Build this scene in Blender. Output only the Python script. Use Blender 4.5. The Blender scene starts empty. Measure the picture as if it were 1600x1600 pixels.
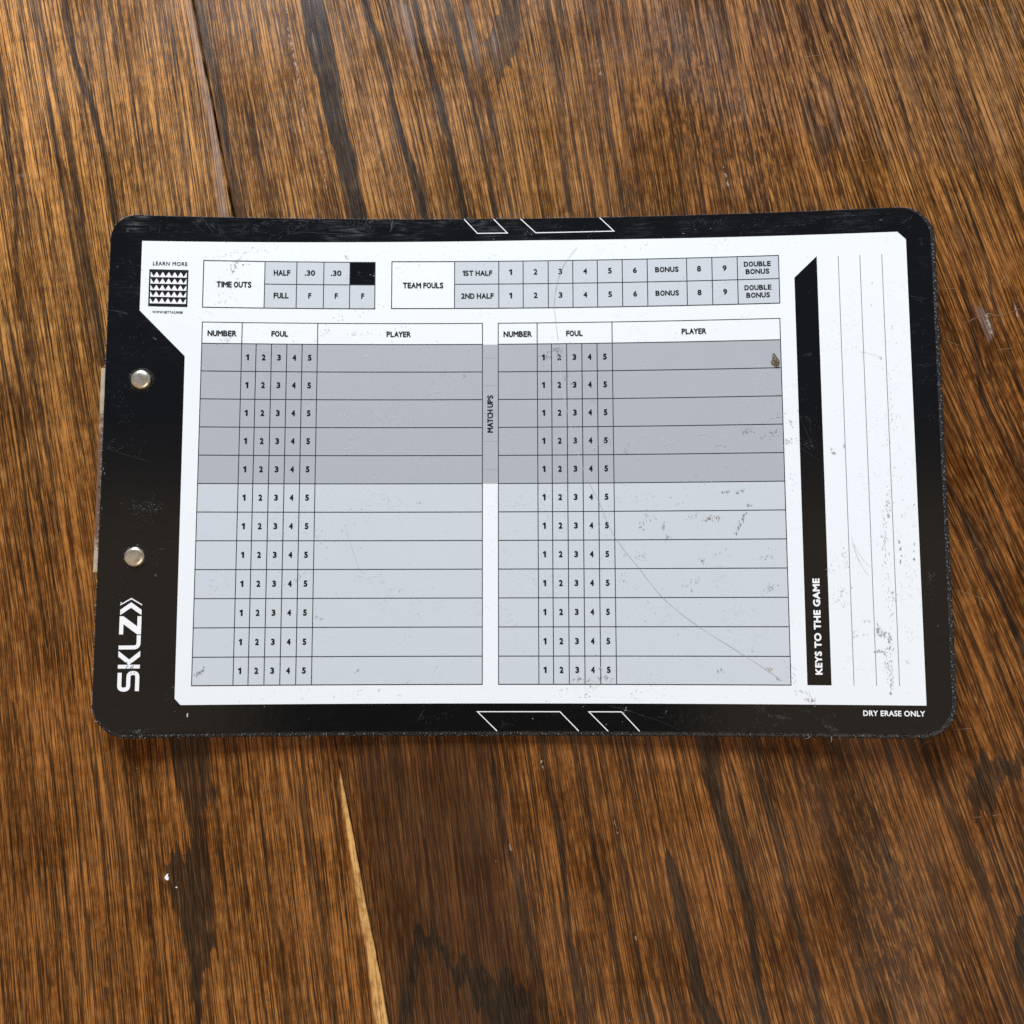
import bpy, bmesh, math, random
import numpy as np
from mathutils import Matrix, Vector

MM = 0.001
random.seed(7)
rng = np.random.default_rng(11)
scene = bpy.context.scene
COL = scene.collection

# ------------------------------------------------------------------ camera
LIFT = 4.25                                   # board print plane above the table at its lowest point (mm)
cam_data = bpy.data.cameras.new('camera')
cam_data.sensor_width = 36.0
cam_data.lens = 36.0 * 1400 / 1600
cam_data.clip_start = 0.01
cam_data.clip_end = 50
cam = bpy.data.objects.new('camera', cam_data)
COL.objects.link(cam)
cam.location = (15.6235 * MM, -50.4561 * MM, (406.3298 + LIFT) * MM)
cam.rotation_euler = (0.0917037, 0.0144292, -0.0024201)
scene.camera = cam

# ------------------------------------------------------------------ world: dim warm room
world = bpy.data.worlds.new('World')
scene.world = world
world.use_nodes = True
wt = world.node_tree
wt.nodes.clear()
def wn(t, **k):
    n = wt.nodes.new(t)
    for a, b in k.items():
        setattr(n, a, b)
    return n
def wmath(op, a, b=None, c=None, clamp=False):
    n = wn('ShaderNodeMath', operation=op, use_clamp=clamp)
    for i, v in enumerate((a, b, c)):
        if v is None:
            continue
        if isinstance(v, (int, float)):
            n.inputs[i].default_value = v
        else:
            wt.links.new(v, n.inputs[i])
    return n.outputs[0]
def wmix(f, a, b):
    n = wn('ShaderNodeMix', data_type='RGBA')
    wt.links.new(f, n.inputs[0])
    for s, v in ((6, a), (7, b)):
        if isinstance(v, tuple):
            n.inputs[s].default_value = v
        else:
            wt.links.new(v, n.inputs[s])
    return n.outputs[2]
def wsmooth(v, lo, hi):
    n = wn('ShaderNodeMapRange', interpolation_type='SMOOTHSTEP')
    wt.links.new(v, n.inputs[0])
    n.inputs[1].default_value = lo
    n.inputs[2].default_value = hi
    return n.outputs[0]
geo = wn('ShaderNodeTexCoord')
sep = wn('ShaderNodeSeparateXYZ')
wt.links.new(geo.outputs['Generated'], sep.inputs[0])
up = wmath('MAXIMUM', sep.outputs[2], 0.05)
sy = wmath('DIVIDE', sep.outputs[1], up)
sx = wmath('DIVIDE', sep.outputs[0], up)
CEIL = (0.40, 0.30, 0.195, 1)
FAR = (0.075, 0.088, 0.12, 1)
BODY = (0.035, 0.03, 0.028, 1)
WALL = (0.30, 0.30, 0.31, 1)
col = wmix(wsmooth(sy, 0.03, 0.20), CEIL, FAR)
# the person leaning over the board, a dark shape overhead
bx = wmath('DIVIDE', wmath('SUBTRACT', sx, -0.04), 0.13)
by = wmath('DIVIDE', wmath('SUBTRACT', sy, -0.14), 0.16)
rr = wmath('SQRT', wmath('ADD', wmath('MULTIPLY', bx, bx), wmath('MULTIPLY', by, by)))
col = wmix(wsmooth(rr, 1.25, 0.8), col, BODY)
# pale wall low towards the window side, dark floor below
col = wmix(wsmooth(sy, 0.55, 1.3), col, WALL)
col = wmix(wsmooth(sep.outputs[2], 0.02, -0.1), col, (0.05, 0.035, 0.02, 1))
bg = wn('ShaderNodeBackground')
bg.inputs['Strength'].default_value = 1.0
wt.links.new(col, bg.inputs['Color'])
wo = wn('ShaderNodeOutputWorld')
wt.links.new(bg.outputs[0], wo.inputs['Surface'])

# ------------------------------------------------------------------ window light
def area(name, loc, target, sx_, sy_, watts, color):
    l = bpy.data.lights.new(name, 'AREA')
    l.shape = 'RECTANGLE'
    l.size, l.size_y = sx_, sy_
    l.energy = watts
    l.color = color
    o = bpy.data.objects.new(name, l)
    COL.objects.link(o)
    o.location = loc
    o.rotation_euler = (Vector(target) - Vector(loc)).to_track_quat('-Z', 'Y').to_euler()
    return o
area('window_light', (-0.60, 2.5, 1.75), (0, 0, 0), 1.5, 1.1, 150, (0.875, 0.955, 1.06))
area('room_light', (0.9, -1.3, 1.9), (0, 0, 0), 1.6, 1.6, 15, (1.0, 0.90, 0.76))

scene.view_settings.view_transform = 'Standard'
scene.view_settings.look = 'None'
scene.view_settings.exposure = 0.0
scene.view_settings.gamma = 1.0
scene.view_settings.use_curve_mapping = False
scene.render.engine = 'CYCLES'
scene.cycles.max_bounces = 6
scene.cycles.use_denoising = False
scene.render.filter_size = 1.05

# ------------------------------------------------------------------ node helper
class NT:
    def __init__(self, name):
        self.mat = bpy.data.materials.new(name)
        self.mat.use_nodes = True
        self.t = self.mat.node_tree
        self.bsdf = self.t.nodes['Principled BSDF']
    def n(self, t, **k):
        o = self.t.nodes.new(t)
        for a, b in k.items():
            setattr(o, a, b)
        return o
    def put(self, sock, v):
        if isinstance(v, bpy.types.NodeSocket):
            self.t.links.new(v, sock)
        else:
            sock.default_value = v
    def math(self, op, a, b=None, clamp=False):
        o = self.n('ShaderNodeMath', operation=op, use_clamp=clamp)
        self.put(o.inputs[0], a)
        if b is not None:
            self.put(o.inputs[1], b)
        return o.outputs[0]
    def smooth(self, v, lo, hi, a=0.0, b=1.0):
        o = self.n('ShaderNodeMapRange', interpolation_type='SMOOTHSTEP')
        self.put(o.inputs[0], v)
        o.inputs[1].default_value, o.inputs[2].default_value = lo, hi
        o.inputs[3].default_value, o.inputs[4].default_value = a, b
        return o.outputs[0]
    def lin(self, v, lo, hi, a=0.0, b=1.0):
        o = self.n('ShaderNodeMapRange')
        self.put(o.inputs[0], v)
        o.inputs[1].default_value, o.inputs[2].default_value = lo, hi
        o.inputs[3].default_value, o.inputs[4].default_value = a, b
        return o.outputs[0]
    def mix(self, f, a, b, blend='MIX'):
        o = self.n('ShaderNodeMix', data_type='RGBA', blend_type=blend)
        self.put(o.inputs[0], f)
        self.put(o.inputs[6], a)
        self.put(o.inputs[7], b)
        return o.outputs[2]
    def noise(self, vec, scale, detail=2.0, rough=0.5, dist=0.0):
        m = self.n('ShaderNodeVectorMath', operation='MULTIPLY')
        self.put(m.inputs[0], vec)
        m.inputs[1].default_value = scale
        o = self.n('ShaderNodeTexNoise')
        o.inputs['Scale'].default_value = 1.0
        o.inputs['Detail'].default_value = detail
        o.inputs['Roughness'].default_value = rough
        o.inputs['Distortion'].default_value = dist
        self.t.links.new(m.outputs[0], o.inputs['Vector'])
        return o.outputs[0]
    def attr(self, name):
        o = self.n('ShaderNodeAttribute')
        o.attribute_name = name
        return o.outputs['Fac'], o.outputs['Vector']
    def objmm(self):
        c = self.n('ShaderNodeTexCoord')
        m = self.n('ShaderNodeVectorMath', operation='SCALE')
        self.t.links.new(c.outputs['Object'], m.inputs[0])
        m.inputs['Scale'].default_value = 1000.0
        return m.outputs[0]
    def set(self, **k):
        for a, v in k.items():
            self.put(self.bsdf.inputs[a.replace('_', ' ')], v)
    def bump(self, h, strength, dist):
        o = self.n('ShaderNodeBump')
        self.put(o.inputs['Strength'], strength)
        o.inputs['Distance'].default_value = dist
        self.t.links.new(h, o.inputs['Height'])
        self.t.links.new(o.outputs[0], self.bsdf.inputs['Normal'])

# ------------------------------------------------------------------ measured pattern of the oak tabletop (mm, table plane)
STREAKS=[(0.75,[(-226.9,253.4,3.0),(-223.1,240.0,3.0),(-220.3,227.7,3.0),(-214.9,212.8,3.0),(-211.0,193.8,2.7),(-207.1,177.5,2.4),(-203.3,162.3,2.7),(-199.6,146.3,3.0),(-196.8,132.6,2.7),(-195.1,121.5,2.4),(-194.0,115.5,2.7),(-191.2,101.3,3.89),(-189.3,91.0,5.99),(-187.0,80.4,6.59),(-184.8,69.9,5.39),(-183.4,57.6,3.0)]),
(0.95,[(-212.7,253.2,3.0),(-209.5,239.8,3.0),(-206.7,224.9,3.0),(-202.9,210.7,2.7),(-197.7,196.9,3.29),(-192.4,183.8,3.59),(-188.8,170.2,3.29),(-185.2,158.0,3.29),(-182.6,146.1,3.29),(-179.4,129.3,3.89),(-173.9,104.0,3.59)]),
(0.9,[(-244.6,227.0,2.7),(-238.7,203.2,3.0),(-235.7,187.6,4.19),(-234.1,174.6,4.19),(-232.6,162.6,3.29),(-230.5,152.0,2.7),(-228.8,142.4,2.7),(-226.8,126.5,2.4),(-226.0,104.4,1.8),(-222.4,86.9,1.8),(-219.2,70.1,1.5),(-214.9,52.0,1.8),(-210.5,34.8,1.5),(-207.3,17.8,1.8),(-203.8,0.1,1.5),(-199.9,-20.8,1.2)]),
(0.8,[(-232.0,88.5,1.5),(-226.9,73.6,1.8),(-222.8,56.3,1.8),(-218.6,39.1,2.1),(-214.0,17.9,1.8),(-209.7,-3.5,2.1),(-204.7,-26.7,1.8),(-200.8,-47.4,1.2)]),
(0.75,[(-231.7,65.0,1.8),(-225.5,43.4,2.1),(-221.1,22.1,2.1),(-216.6,-3.5,1.8),(-212.2,-26.7,1.8),(-207.5,-50.3,1.5),(-202.6,-73.6,1.5)]),
(0.7,[(-230.1,34.0,1.5),(-226.7,13.7,1.8),(-222.9,-7.6,1.8),(-218.9,-29.6,1.5),(-213.9,-53.2,1.2)]),
(0.55,[(-193.0,252.9,2.4),(-191.6,239.6,2.7),(-189.0,214.8,2.4),(-186.8,198.4,2.7),(-184.0,182.1,2.4),(-182.0,170.8,1.2)]),
(0.5,[(-174.5,239.4,1.2),(-172.7,222.8,1.2),(-170.8,206.4,1.2),(-169.3,188.5,1.5),(-167.3,177.1,0.9)]),
(0.6,[(-167.6,239.3,1.5),(-166.6,229.4,1.8),(-164.4,210.6,1.5),(-162.3,193.3,1.2),(-160.5,177.0,1.2),(-159.0,161.9,1.2),(-157.4,141.8,1.2),(-156.0,125.9,1.2)]),
(0.55,[(-156.6,249.1,2.7),(-155.6,235.8,2.7),(-152.7,206.2,1.8),(-149.8,181.8,1.8),(-147.7,165.6,1.8),(-145.5,144.8,2.1),(-143.1,125.8,1.8)]),
(0.85,[(-144.7,252.3,5.39),(-142.1,239.0,5.09),(-138.4,218.5,5.09),(-134.2,202.1,3.89),(-130.6,185.8,3.89),(-128.3,169.6,4.19),(-124.5,153.6,4.19),(-121.0,137.6,5.39),(-119.5,127.2,5.99),(-114.3,103.6,5.99)]),
(1,[(-89.7,251.6,10.78),(-87.2,238.3,10.78),(-84.1,219.8,12.58),(-80.8,205.4,12.58),(-78.1,197.2,10.78),(-76.4,183.3,10.18),(-73.4,169.7,9.58),(-69.8,160.1,9.58),(-66.5,144.1,8.98),(-63.6,129.8,9.58),(-59.7,109.4,8.98)]),
(1,[(-64.0,251.2,3.59),(-61.0,238.0,3.59),(-58.7,227.4,3.59),(-54.8,218.8,3.89),(-51.6,206.7,3.59),(-48.4,195.3,2.4),(-47.4,187.2,2.4),(-45.1,176.8,3.0),(-41.9,164.6,3.29),(-38.1,154.3,3.59),(-35.0,143.8,4.19),(-31.9,129.6,3.89),(-27.8,115.4,3.59)]),
(1,[(-39.5,250.9,2.4),(-36.9,237.7,2.4),(-34.7,227.1,2.1),(-31.2,210.7,2.7),(-28.0,198.3,3.29),(-25.1,188.5,3.59),(-22.6,176.6,3.59),(-19.5,164.4,3.0),(-17.3,152.5,3.0),(-14.5,140.5,2.7),(-12.4,129.4,3.0),(-8.7,115.2,2.7)]),
(0.95,[(-24.5,250.7,2.4),(-21.4,237.5,2.7),(-18.2,225.9,2.7),(-14.4,211.1,3.0),(-12.2,199.7,2.4),(-9.7,188.4,1.8),(-7.3,178.7,2.1),(-5.1,168.4,2.4),(-3.0,156.2,2.4),(-0.5,144.4,2.1),(2.2,129.3,2.1),(5.2,115.1,2.1)]),
(0.8,[(-15.2,247.3,1.8),(-12.9,237.4,1.8),(-9.8,220.9,2.1),(-6.1,206.2,2.1),(-3.0,194.8,2.7),(0.1,180.2,3.0),(2.6,168.3,2.4),(5.6,152.3,2.4),(8.6,136.4,2.4),(11.0,124.5,2.1)]),
(0.6,[(27.5,246.8,2.4),(28.1,233.6,2.4),(30.4,212.2,2.4),(33.4,196.0,3.59),(34.1,171.8,3.59),(35.8,146.3,3.59),(36.9,130.5,4.19)]),
(0.75,[(49.9,246.5,2.1),(50.7,233.3,2.1),(52.6,212.0,2.4),(54.9,194.1,2.4),(56.8,171.6,2.7),(59.6,152.4,3.0),(62.3,131.9,2.7),(64.0,120.9,2.4)]),
(0.6,[(71.5,174.6,1.2),(73.4,160.3,2.1),(77.1,145.9,2.1),(79.9,131.7,2.1)]),
(0.5,[(42.9,230.1,1.5),(44.9,207.2,1.5),(46.5,187.8,1.5),(48.5,165.3,1.5)]),
(0.55,[(164.5,222.1,1.5),(167.8,210.7,2.1),(173.6,200.2,2.4),(178.5,186.3,2.1),(181.6,171.9,2.1),(186.6,160.7,1.8),(189.1,148.1,2.1),(193.7,134.8,1.8)]),
(0.6,[(165.6,165.7,1.8),(168.3,157.7,2.4),(171.0,148.2,2.7),(175.2,138.7,3.59),(181.8,130.8,4.19)]),
(0.6,[(154.2,169.0,2.4),(156.3,159.4,3.59),(158.4,149.9,2.4)]),
(0.55,[(186.7,225.1,1.8),(190.8,205.5,1.8),(194.0,192.6,1.8),(197.0,178.1,1.8),(200.1,157.4,1.8),(203.8,138.5,1.5)]),
(0.65,[(210.1,247.7,1.5),(213.5,234.5,1.5),(217.9,215.9,1.8),(221.6,198.1,1.8),(223.9,182.0,1.8),(227.6,166.0,1.8),(230.3,146.1,1.8),(232.7,134.4,1.8)]),
(0.65,[(219.2,244.3,1.2),(222.3,231.8,1.2),(225.6,218.1,1.5),(227.1,205.1,1.5),(230.7,185.8,1.5),(233.9,171.4,1.5),(237.6,153.9,1.5),(239.1,142.2,1.5),(243.4,122.5,1.2)]),
(0.65,[(237.4,240.8,1.2),(239.9,229.3,1.5),(243.5,209.8,1.5),(246.0,199.4,1.5),(249.7,184.0,1.5),(252.6,169.6,1.5)]),
(0.5,[(205.1,237.9,1.2),(207.4,221.6,1.5),(209.0,208.6,1.2),(211.6,192.4,1.2),(214.4,173.2,1.2),(216.1,157.3,1.5),(219.4,138.3,1.5)]),
(0.5,[(231.0,234.3,0.9),(233.8,218.0,1.2),(236.8,198.6,1.2),(239.6,182.5,1.2),(242.6,163.3,1.2),(246.1,144.4,1.5),(248.8,128.7,1.2)]),
(0.75,[(213.1,144.7,1.5),(217.0,132.1,1.8),(219.9,118.0,1.8),(224.6,103.4,2.1),(227.4,89.5,2.1),(230.7,76.3,1.2)]),
(0.75,[(224.6,135.1,1.5),(228.4,120.4,1.5),(233.3,99.3,1.8),(234.1,85.5,1.5),(239.2,70.2,1.8),(241.9,55.0,2.4),(245.1,42.3,2.4)]),
(0.8,[(219.8,97.9,1.8),(221.5,89.5,2.7),(224.7,76.3,2.1),(226.7,56.6,2.7),(229.1,46.0,1.5)]),
(0.7,[(207.4,119.7,1.2),(211.2,105.0,1.5),(216.5,89.6,1.5),(220.2,74.8,1.5),(225.2,56.6,1.8),(227.3,38.5,2.1),(230.6,28.0,1.2)]),
(0.7,[(229.7,58.1,1.2),(231.4,49.9,1.5),(233.6,36.3,1.8),(239.9,27.3,1.8),(242.3,18.4,2.1),(244.6,7.1,1.8)]),
(0.7,[(209.2,61.2,0.9),(211.0,55.1,1.2),(215.8,44.5,1.8),(220.9,27.4,2.1),(223.2,16.1,1.8),(224.8,6.6,1.5),(227.9,-7.6,1.2)]),
(0.95,[(208.9,2.8,1.5),(210.6,-3.1,2.7),(214.6,-11.1,3.0),(217.7,-19.3,3.89),(221.0,-28.1,2.4),(224.8,-40.3,2.4),(229.2,-48.5,2.1),(233.0,-58.5,3.0),(235.6,-64.3,2.7),(238.8,-73.5,3.0),(242.4,-85.7,2.7)]),
(0.75,[(228.3,1.2,1.2),(231.3,-8.2,1.8),(234.6,-17.9,1.8),(238.3,-30.2,1.8),(241.2,-39.8,1.8)]),
(0.5,[(210.8,-59.9,0.9),(213.2,-71.4,1.2),(216.0,-82.8,1.2),(219.1,-97.0,0.9)]),
(0.5,[(213.5,-33.9,0.9),(218.6,-48.4,1.2),(222.3,-60.0,1.2),(225.9,-74.3,1.2),(230.6,-94.2,0.9)]),
(0.7,[(-179.1,-108.1,1.5),(-174.9,-124.3,1.5),(-170.4,-143.8,1.5),(-166.3,-161.4,1.8),(-163.9,-170.0,1.8),(-161.9,-178.6,1.2)]),
(0.75,[(-164.7,-102.4,1.5),(-161.5,-117.2,1.5),(-158.7,-139.3,1.8),(-155.3,-161.4,1.8),(-153.0,-178.6,1.8),(-150.7,-195.9,1.8),(-147.2,-212.8,1.8),(-143.1,-234.6,2.1),(-140.6,-248.8,2.1)]),
(0.7,[(-185.2,-102.4,1.2),(-182.6,-115.5,1.8),(-179.1,-130.8,1.8),(-177.9,-136.5,1.2)]),
(0.6,[(-187.6,-142.1,1.2),(-183.5,-156.9,1.2),(-182.1,-168.4,1.2)]),
(0.65,[(-194.1,-157.8,1.2),(-189.9,-174.5,1.5),(-188.0,-187.2,1.5)]),
(0.65,[(-172.0,-199.2,1.5),(-169.5,-211.2,1.5)]),
(0.75,[(-169.9,-223.1,2.1),(-166.8,-236.6,1.8),(-164.4,-248.9,1.8)]),
(0.6,[(-186.8,-206.9,1.5),(-183.3,-221.3,1.2)]),
(0.55,[(-164.0,-206.0,1.2),(-160.7,-233.9,1.2)]),
(0.6,[(-205.7,-102.4,1.2),(-200.5,-119.5,1.2),(-196.8,-136.5,1.2),(-194.2,-150.5,1.2)]),
(0.6,[(-217.5,-99.5,1.2),(-211.3,-119.5,1.2),(-206.9,-139.3,1.2),(-203.8,-156.1,1.2)]),
(0.55,[(-198.3,-102.4,1.2),(-193.3,-116.7,1.2),(-189.2,-130.8,1.2)]),
(0.6,[(-202.5,-170.1,1.2),(-198.8,-189.4,1.2),(-196.3,-205.8,1.2),(-194.4,-222.1,1.2)]),
(0.6,[(-180.1,-189.3,1.2),(-177.4,-205.8,1.2),(-175.3,-222.1,1.2),(-173.3,-238.2,1.2)]),
(0.55,[(-209.9,-197.7,1.2),(-207.1,-214.0,1.2),(-204.7,-233.0,1.2)]),
(0.6,[(-105.7,-132.2,1.2),(-102.6,-152.4,1.5),(-96.6,-188.9,1.5),(-92.9,-204.2,1.8),(-90.3,-229.6,1.8),(-88.9,-245.9,1.8)]),
(0.7,[(-87.9,-125.2,1.2),(-83.5,-142.0,1.8),(-78.7,-173.2,2.1),(-73.9,-198.9,2.1),(-69.2,-229.5,2.1),(-67.5,-245.8,2.1)]),
(0.5,[(-89.0,-169.9,0.9),(-85.4,-191.9,1.2),(-82.2,-210.9,1.2),(-79.6,-232.5,1.2)]),
(0.8,[(0.3,-118.1,1.2),(2.9,-136.7,2.4),(6.3,-158.6,2.7),(9.4,-168.3,3.29),(12.5,-178.2,3.89),(16.7,-201.7,3.89),(21.9,-218.9,3.0),(23.8,-237.4,3.0),(24.9,-248.1,3.0)]),
(0.9,[(22.8,-111.0,2.4),(23.6,-118.7,2.4),(25.6,-131.3,2.4),(29.7,-150.3,3.29),(31.9,-168.0,2.7),(33.7,-188.6,2.4),(35.2,-203.8,2.4),(39.9,-224.0,2.7),(41.7,-237.4,2.7),(43.2,-248.0,2.7)]),
(0.8,[(39.2,-108.2,1.5),(39.7,-115.6,1.5),(42.7,-136.6,1.8),(44.8,-154.4,1.8),(46.6,-166.9,1.5),(50.7,-183.3,1.8),(53.6,-201.6,2.1),(55.7,-213.7,1.8),(57.3,-237.3,1.8)]),
(0.8,[(48.4,-108.2,1.5),(49.5,-116.7,1.5),(53.5,-136.6,1.5),(56.4,-156.4,1.8),(60.4,-179.2,2.4),(63.2,-199.6,2.4),(67.0,-221.7,2.1),(71.0,-237.2,2.4)]),
(0.75,[(57.9,-108.2,1.5),(59.0,-116.7,1.5),(63.0,-135.5,1.5),(66.1,-152.2,1.8),(68.9,-172.9,1.8),(72.7,-198.5,2.1),(76.6,-216.9,1.8),(79.4,-233.7,1.8),(81.6,-247.8,1.8)]),
(1,[(77.9,-163.0,0.6),(79.2,-168.2,4.19),(80.8,-175.1,5.69),(83.4,-184.6,5.99),(84.6,-193.3,5.99),(88.3,-208.8,4.79),(90.7,-223.8,5.39),(93.9,-230.5,7.19),(97.7,-238.4,7.79),(101.0,-250.4,7.79)]),
(0.95,[(95.0,-105.4,10.78),(97.1,-115.6,10.18),(98.7,-131.3,8.98),(102.6,-147.2,6.59),(106.0,-160.4,5.39),(110.2,-172.8,5.39),(113.7,-188.4,4.79),(115.0,-203.5,3.59),(116.8,-218.6,4.19),(119.9,-237.0,3.59),(122.1,-247.6,3.59)]),
(0.8,[(117.2,-111.1,2.4),(119.4,-124.0,2.7),(121.1,-133.5,3.0),(123.9,-147.1,3.29),(127.0,-158.5,3.29),(130.7,-174.9,3.59),(134.4,-191.3,3.89),(137.1,-203.5,3.0),(140.9,-215.6,4.19),(144.3,-236.9,4.79),(146.7,-247.5,4.79)]),
(0.65,[(164.9,-132.1,1.2),(168.7,-144.9,1.8),(172.4,-158.4,2.1),(177.2,-170.8,2.1),(181.2,-183.0,1.2)]),
(0.6,[(192.7,-113.9,1.5),(197.1,-127.9,1.8),(200.0,-139.0,2.1),(205.0,-152.9,2.1),(208.7,-163.9,1.5),(212.4,-174.8,1.5)]),
(0.6,[(184.9,-161.2,1.2),(189.8,-177.6,1.5),(193.4,-191.2,1.5),(198.3,-207.3,1.5),(203.1,-223.4,1.5),(206.6,-236.7,1.5)]),
(0.5,[(218.5,-163.8,1.2),(223.3,-180.2,1.2),(228.0,-196.5,1.2)]),
(0.5,[(204.3,-108.3,1.2),(209.3,-122.3,1.2),(212.9,-136.2,1.2)]),
(0.5,[(175.6,-113.9,1.5),(179.4,-125.1,1.5),(183.2,-136.3,1.5)]),
(0.5,[(156.0,-183.1,1.2),(159.7,-196.7,1.5),(163.4,-210.1,1.5),(168.3,-226.2,1.5),(171.9,-239.5,1.5)])]
DARK_PATCHES=[(0.8,1.5,[(6.4,250.3),(14.2,250.2),(14.1,217.3),(10.9,201.1),(3.2,199.9),(-0.2,209.3),(-2.7,217.5),(-1.4,224.1),(3.5,226.6),(5.4,233.8)]),
(0.95,2.1,[(-147.7,-105.3),(-127.3,-105.3),(-127.6,-113.8),(-126.5,-130.8),(-123.4,-137.9),(-124.9,-147.7),(-128.1,-137.9),(-129.0,-145.4),(-127.4,-161.6),(-124.2,-172.7),(-123.2,-189.2),(-123.8,-197.4),(-121.6,-202.9),(-121.5,-207.5),(-123.8,-207.0),(-124.2,-211.1),(-127.8,-215.1),(-126.8,-248.8),(-129.4,-248.8),(-130.2,-238.1),(-131.7,-227.3),(-134.5,-211.1),(-137.8,-197.5),(-141.6,-183.8),(-144.2,-175.5),(-145.7,-165.8),(-142.3,-163.0),(-137.8,-167.2),(-133.8,-158.8),(-137.0,-147.7),(-141.8,-133.7),(-145.4,-119.5)]),
(1,2.4,[(-33.7,-196.6),(-29.2,-192.3),(-25.7,-196.3),(-18.9,-205.3),(-11.5,-210.7),(-6.2,-213.9),(2.3,-218.8),(12.7,-221.4),(17.1,-226.8),(19.8,-248.1),(0.8,-248.2),(-1.4,-234.9),(-7.0,-230.9),(-11.0,-219.3),(-17.2,-216.1),(-21.1,-208.0),(-25.7,-204.8),(-29.1,-200.4),(-31.9,-210.8),(-32.9,-219.4),(-36.2,-231.0),(-37.8,-248.4),(-43.4,-248.4),(-40.7,-235.0),(-36.9,-218.9),(-35.9,-205.3)]),
(0.9,2.1,[(218.0,-119.0),(226.3,-121.2),(240.3,-125.1),(239.9,-131.2),(231.6,-129.6),(226.3,-132.1),(224.3,-139.0),(220.3,-145.1),(218.4,-144.0),(216.6,-151.5),(215.4,-158.9),(214.0,-152.8),(213.9,-144.6),(211.2,-140.4),(212.1,-134.0),(215.2,-127.9)]),
(1,1.2,[(237.1,-182.9),(232.9,-188.3),(230.2,-196.5),(228.6,-207.2),(230.3,-215.3),(234.7,-225.9)]),
(0.55,2.4,[(196.3,211.9),(204.4,208.6),(206.6,189.2),(207.0,178.0),(202.6,181.3),(198.8,192.5)]),
(0.6,1.2,[(153.0,197.9),(158.3,200.1),(163.1,196.8),(166.9,186.5),(167.7,173.7),(165.0,165.7),(157.9,163.6),(153.0,170.6),(149.7,180.2),(149.4,189.9)])]
KNOT_HEART=[(0.9,1.2,[(153.0,189.2),(155.9,194.0),(159.9,193.0),(162.1,186.5),(163.8,175.3),(161.5,170.5),(156.7,171.8),(153.9,179.6)])]
DEEP_STAIN=[(1,9.0,[(-65.5,-113.9),(-0.5,-111.0),(3.8,-144.8),(9.4,-172.4),(17.8,-205.2),(23.2,-248.1),(-43.4,-248.4)]),
(0.45,12.0,[(-227.4,-136.5),(-209.8,-139.3),(-204.2,-164.5),(-207.4,-189.4),(-224.9,-183.9)]),
(0.5,9.0,[(135.2,-127.9),(161.0,-122.3),(167.9,-163.9),(175.1,-196.6),(166.4,-204.7),(153.2,-183.1),(140.0,-155.7)])]
WORN_PATCHES=[(0.5,18.0,[(50.9,249.8),(269.9,246.9),(263.2,128.5),(197.8,138.5),(147.0,151.6),(71.5,177.8)]),
(0.8,3.0,[(-47.2,237.8),(-37.9,237.7),(-34.6,217.9),(-32.9,200.0),(-37.6,203.3),(-42.4,218.0)]),
(0.7,2.4,[(-14.5,237.4),(-10.8,237.3),(-5.8,217.6),(-3.3,198.0),(-6.7,194.8),(-9.8,211.1)]),
(0.6,3.0,[(-81.6,234.9),(-73.7,231.5),(-68.7,211.8),(-63.9,198.7),(-70.1,198.8),(-76.6,215.1)]),
(0.85,2.4,[(-150.3,239.1),(-145.9,239.0),(-135.2,193.0),(-128.0,157.4),(-123.8,127.2),(-130.2,127.3),(-137.1,173.6)]),
(0.7,4.2,[(171.2,235.1),(178.7,231.7),(185.5,208.8),(190.7,186.2),(185.9,179.8),(177.5,199.2),(172.1,218.7)]),
(0.5,4.2,[(137.1,228.9),(155.4,225.4),(157.6,199.4),(148.4,196.3),(138.0,206.1)]),
(0.7,1.5,[(-229.6,152.0),(-223.7,152.6),(-221.1,149.7),(-226.6,148.5)]),
(0.6,1.2,[(-237.3,175.6),(-234.8,175.9),(-233.5,174.2),(-237.2,173.3)]),
(0.5,1.5,[(-216.7,176.0),(-213.0,175.7),(-212.9,173.7),(-216.0,174.1)]),
(0.6,3.0,[(91.0,236.1),(98.7,232.7),(101.2,209.8),(98.0,200.1),(93.7,216.4)]),
(0.6,2.4,[(96.4,196.9),(99.3,190.4),(100.5,174.3),(97.5,177.6)]),
(0.6,2.4,[(103.5,174.3),(107.2,161.5),(107.1,133.1),(103.7,139.4)]),
(0.8,2.4,[(224.6,85.5),(232.4,82.4),(236.8,70.2),(231.4,62.6),(226.7,74.8)]),
(0.6,4.2,[(226.4,234.4),(257.0,234.0),(254.3,185.5),(242.7,195.3),(231.5,214.8)]),
(0.45,4.2,[(212.1,122.8),(221.2,125.8),(237.8,100.8),(245.1,70.1),(235.6,58.0),(225.6,94.8)]),
(0.8,0.9,[(-87.0,226.7),(-85.3,218.5),(-83.8,203.8),(-85.4,205.4),(-87.5,218.5)]),
(0.7,1.5,[(0.4,224.1),(2.6,224.7),(4.2,212.6),(1.7,206.1),(0.1,217.5)]),
(0.5,4.8,[(41.5,236.7),(57.0,236.5),(69.0,210.2),(67.2,194.0),(50.4,207.1)])]
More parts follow.
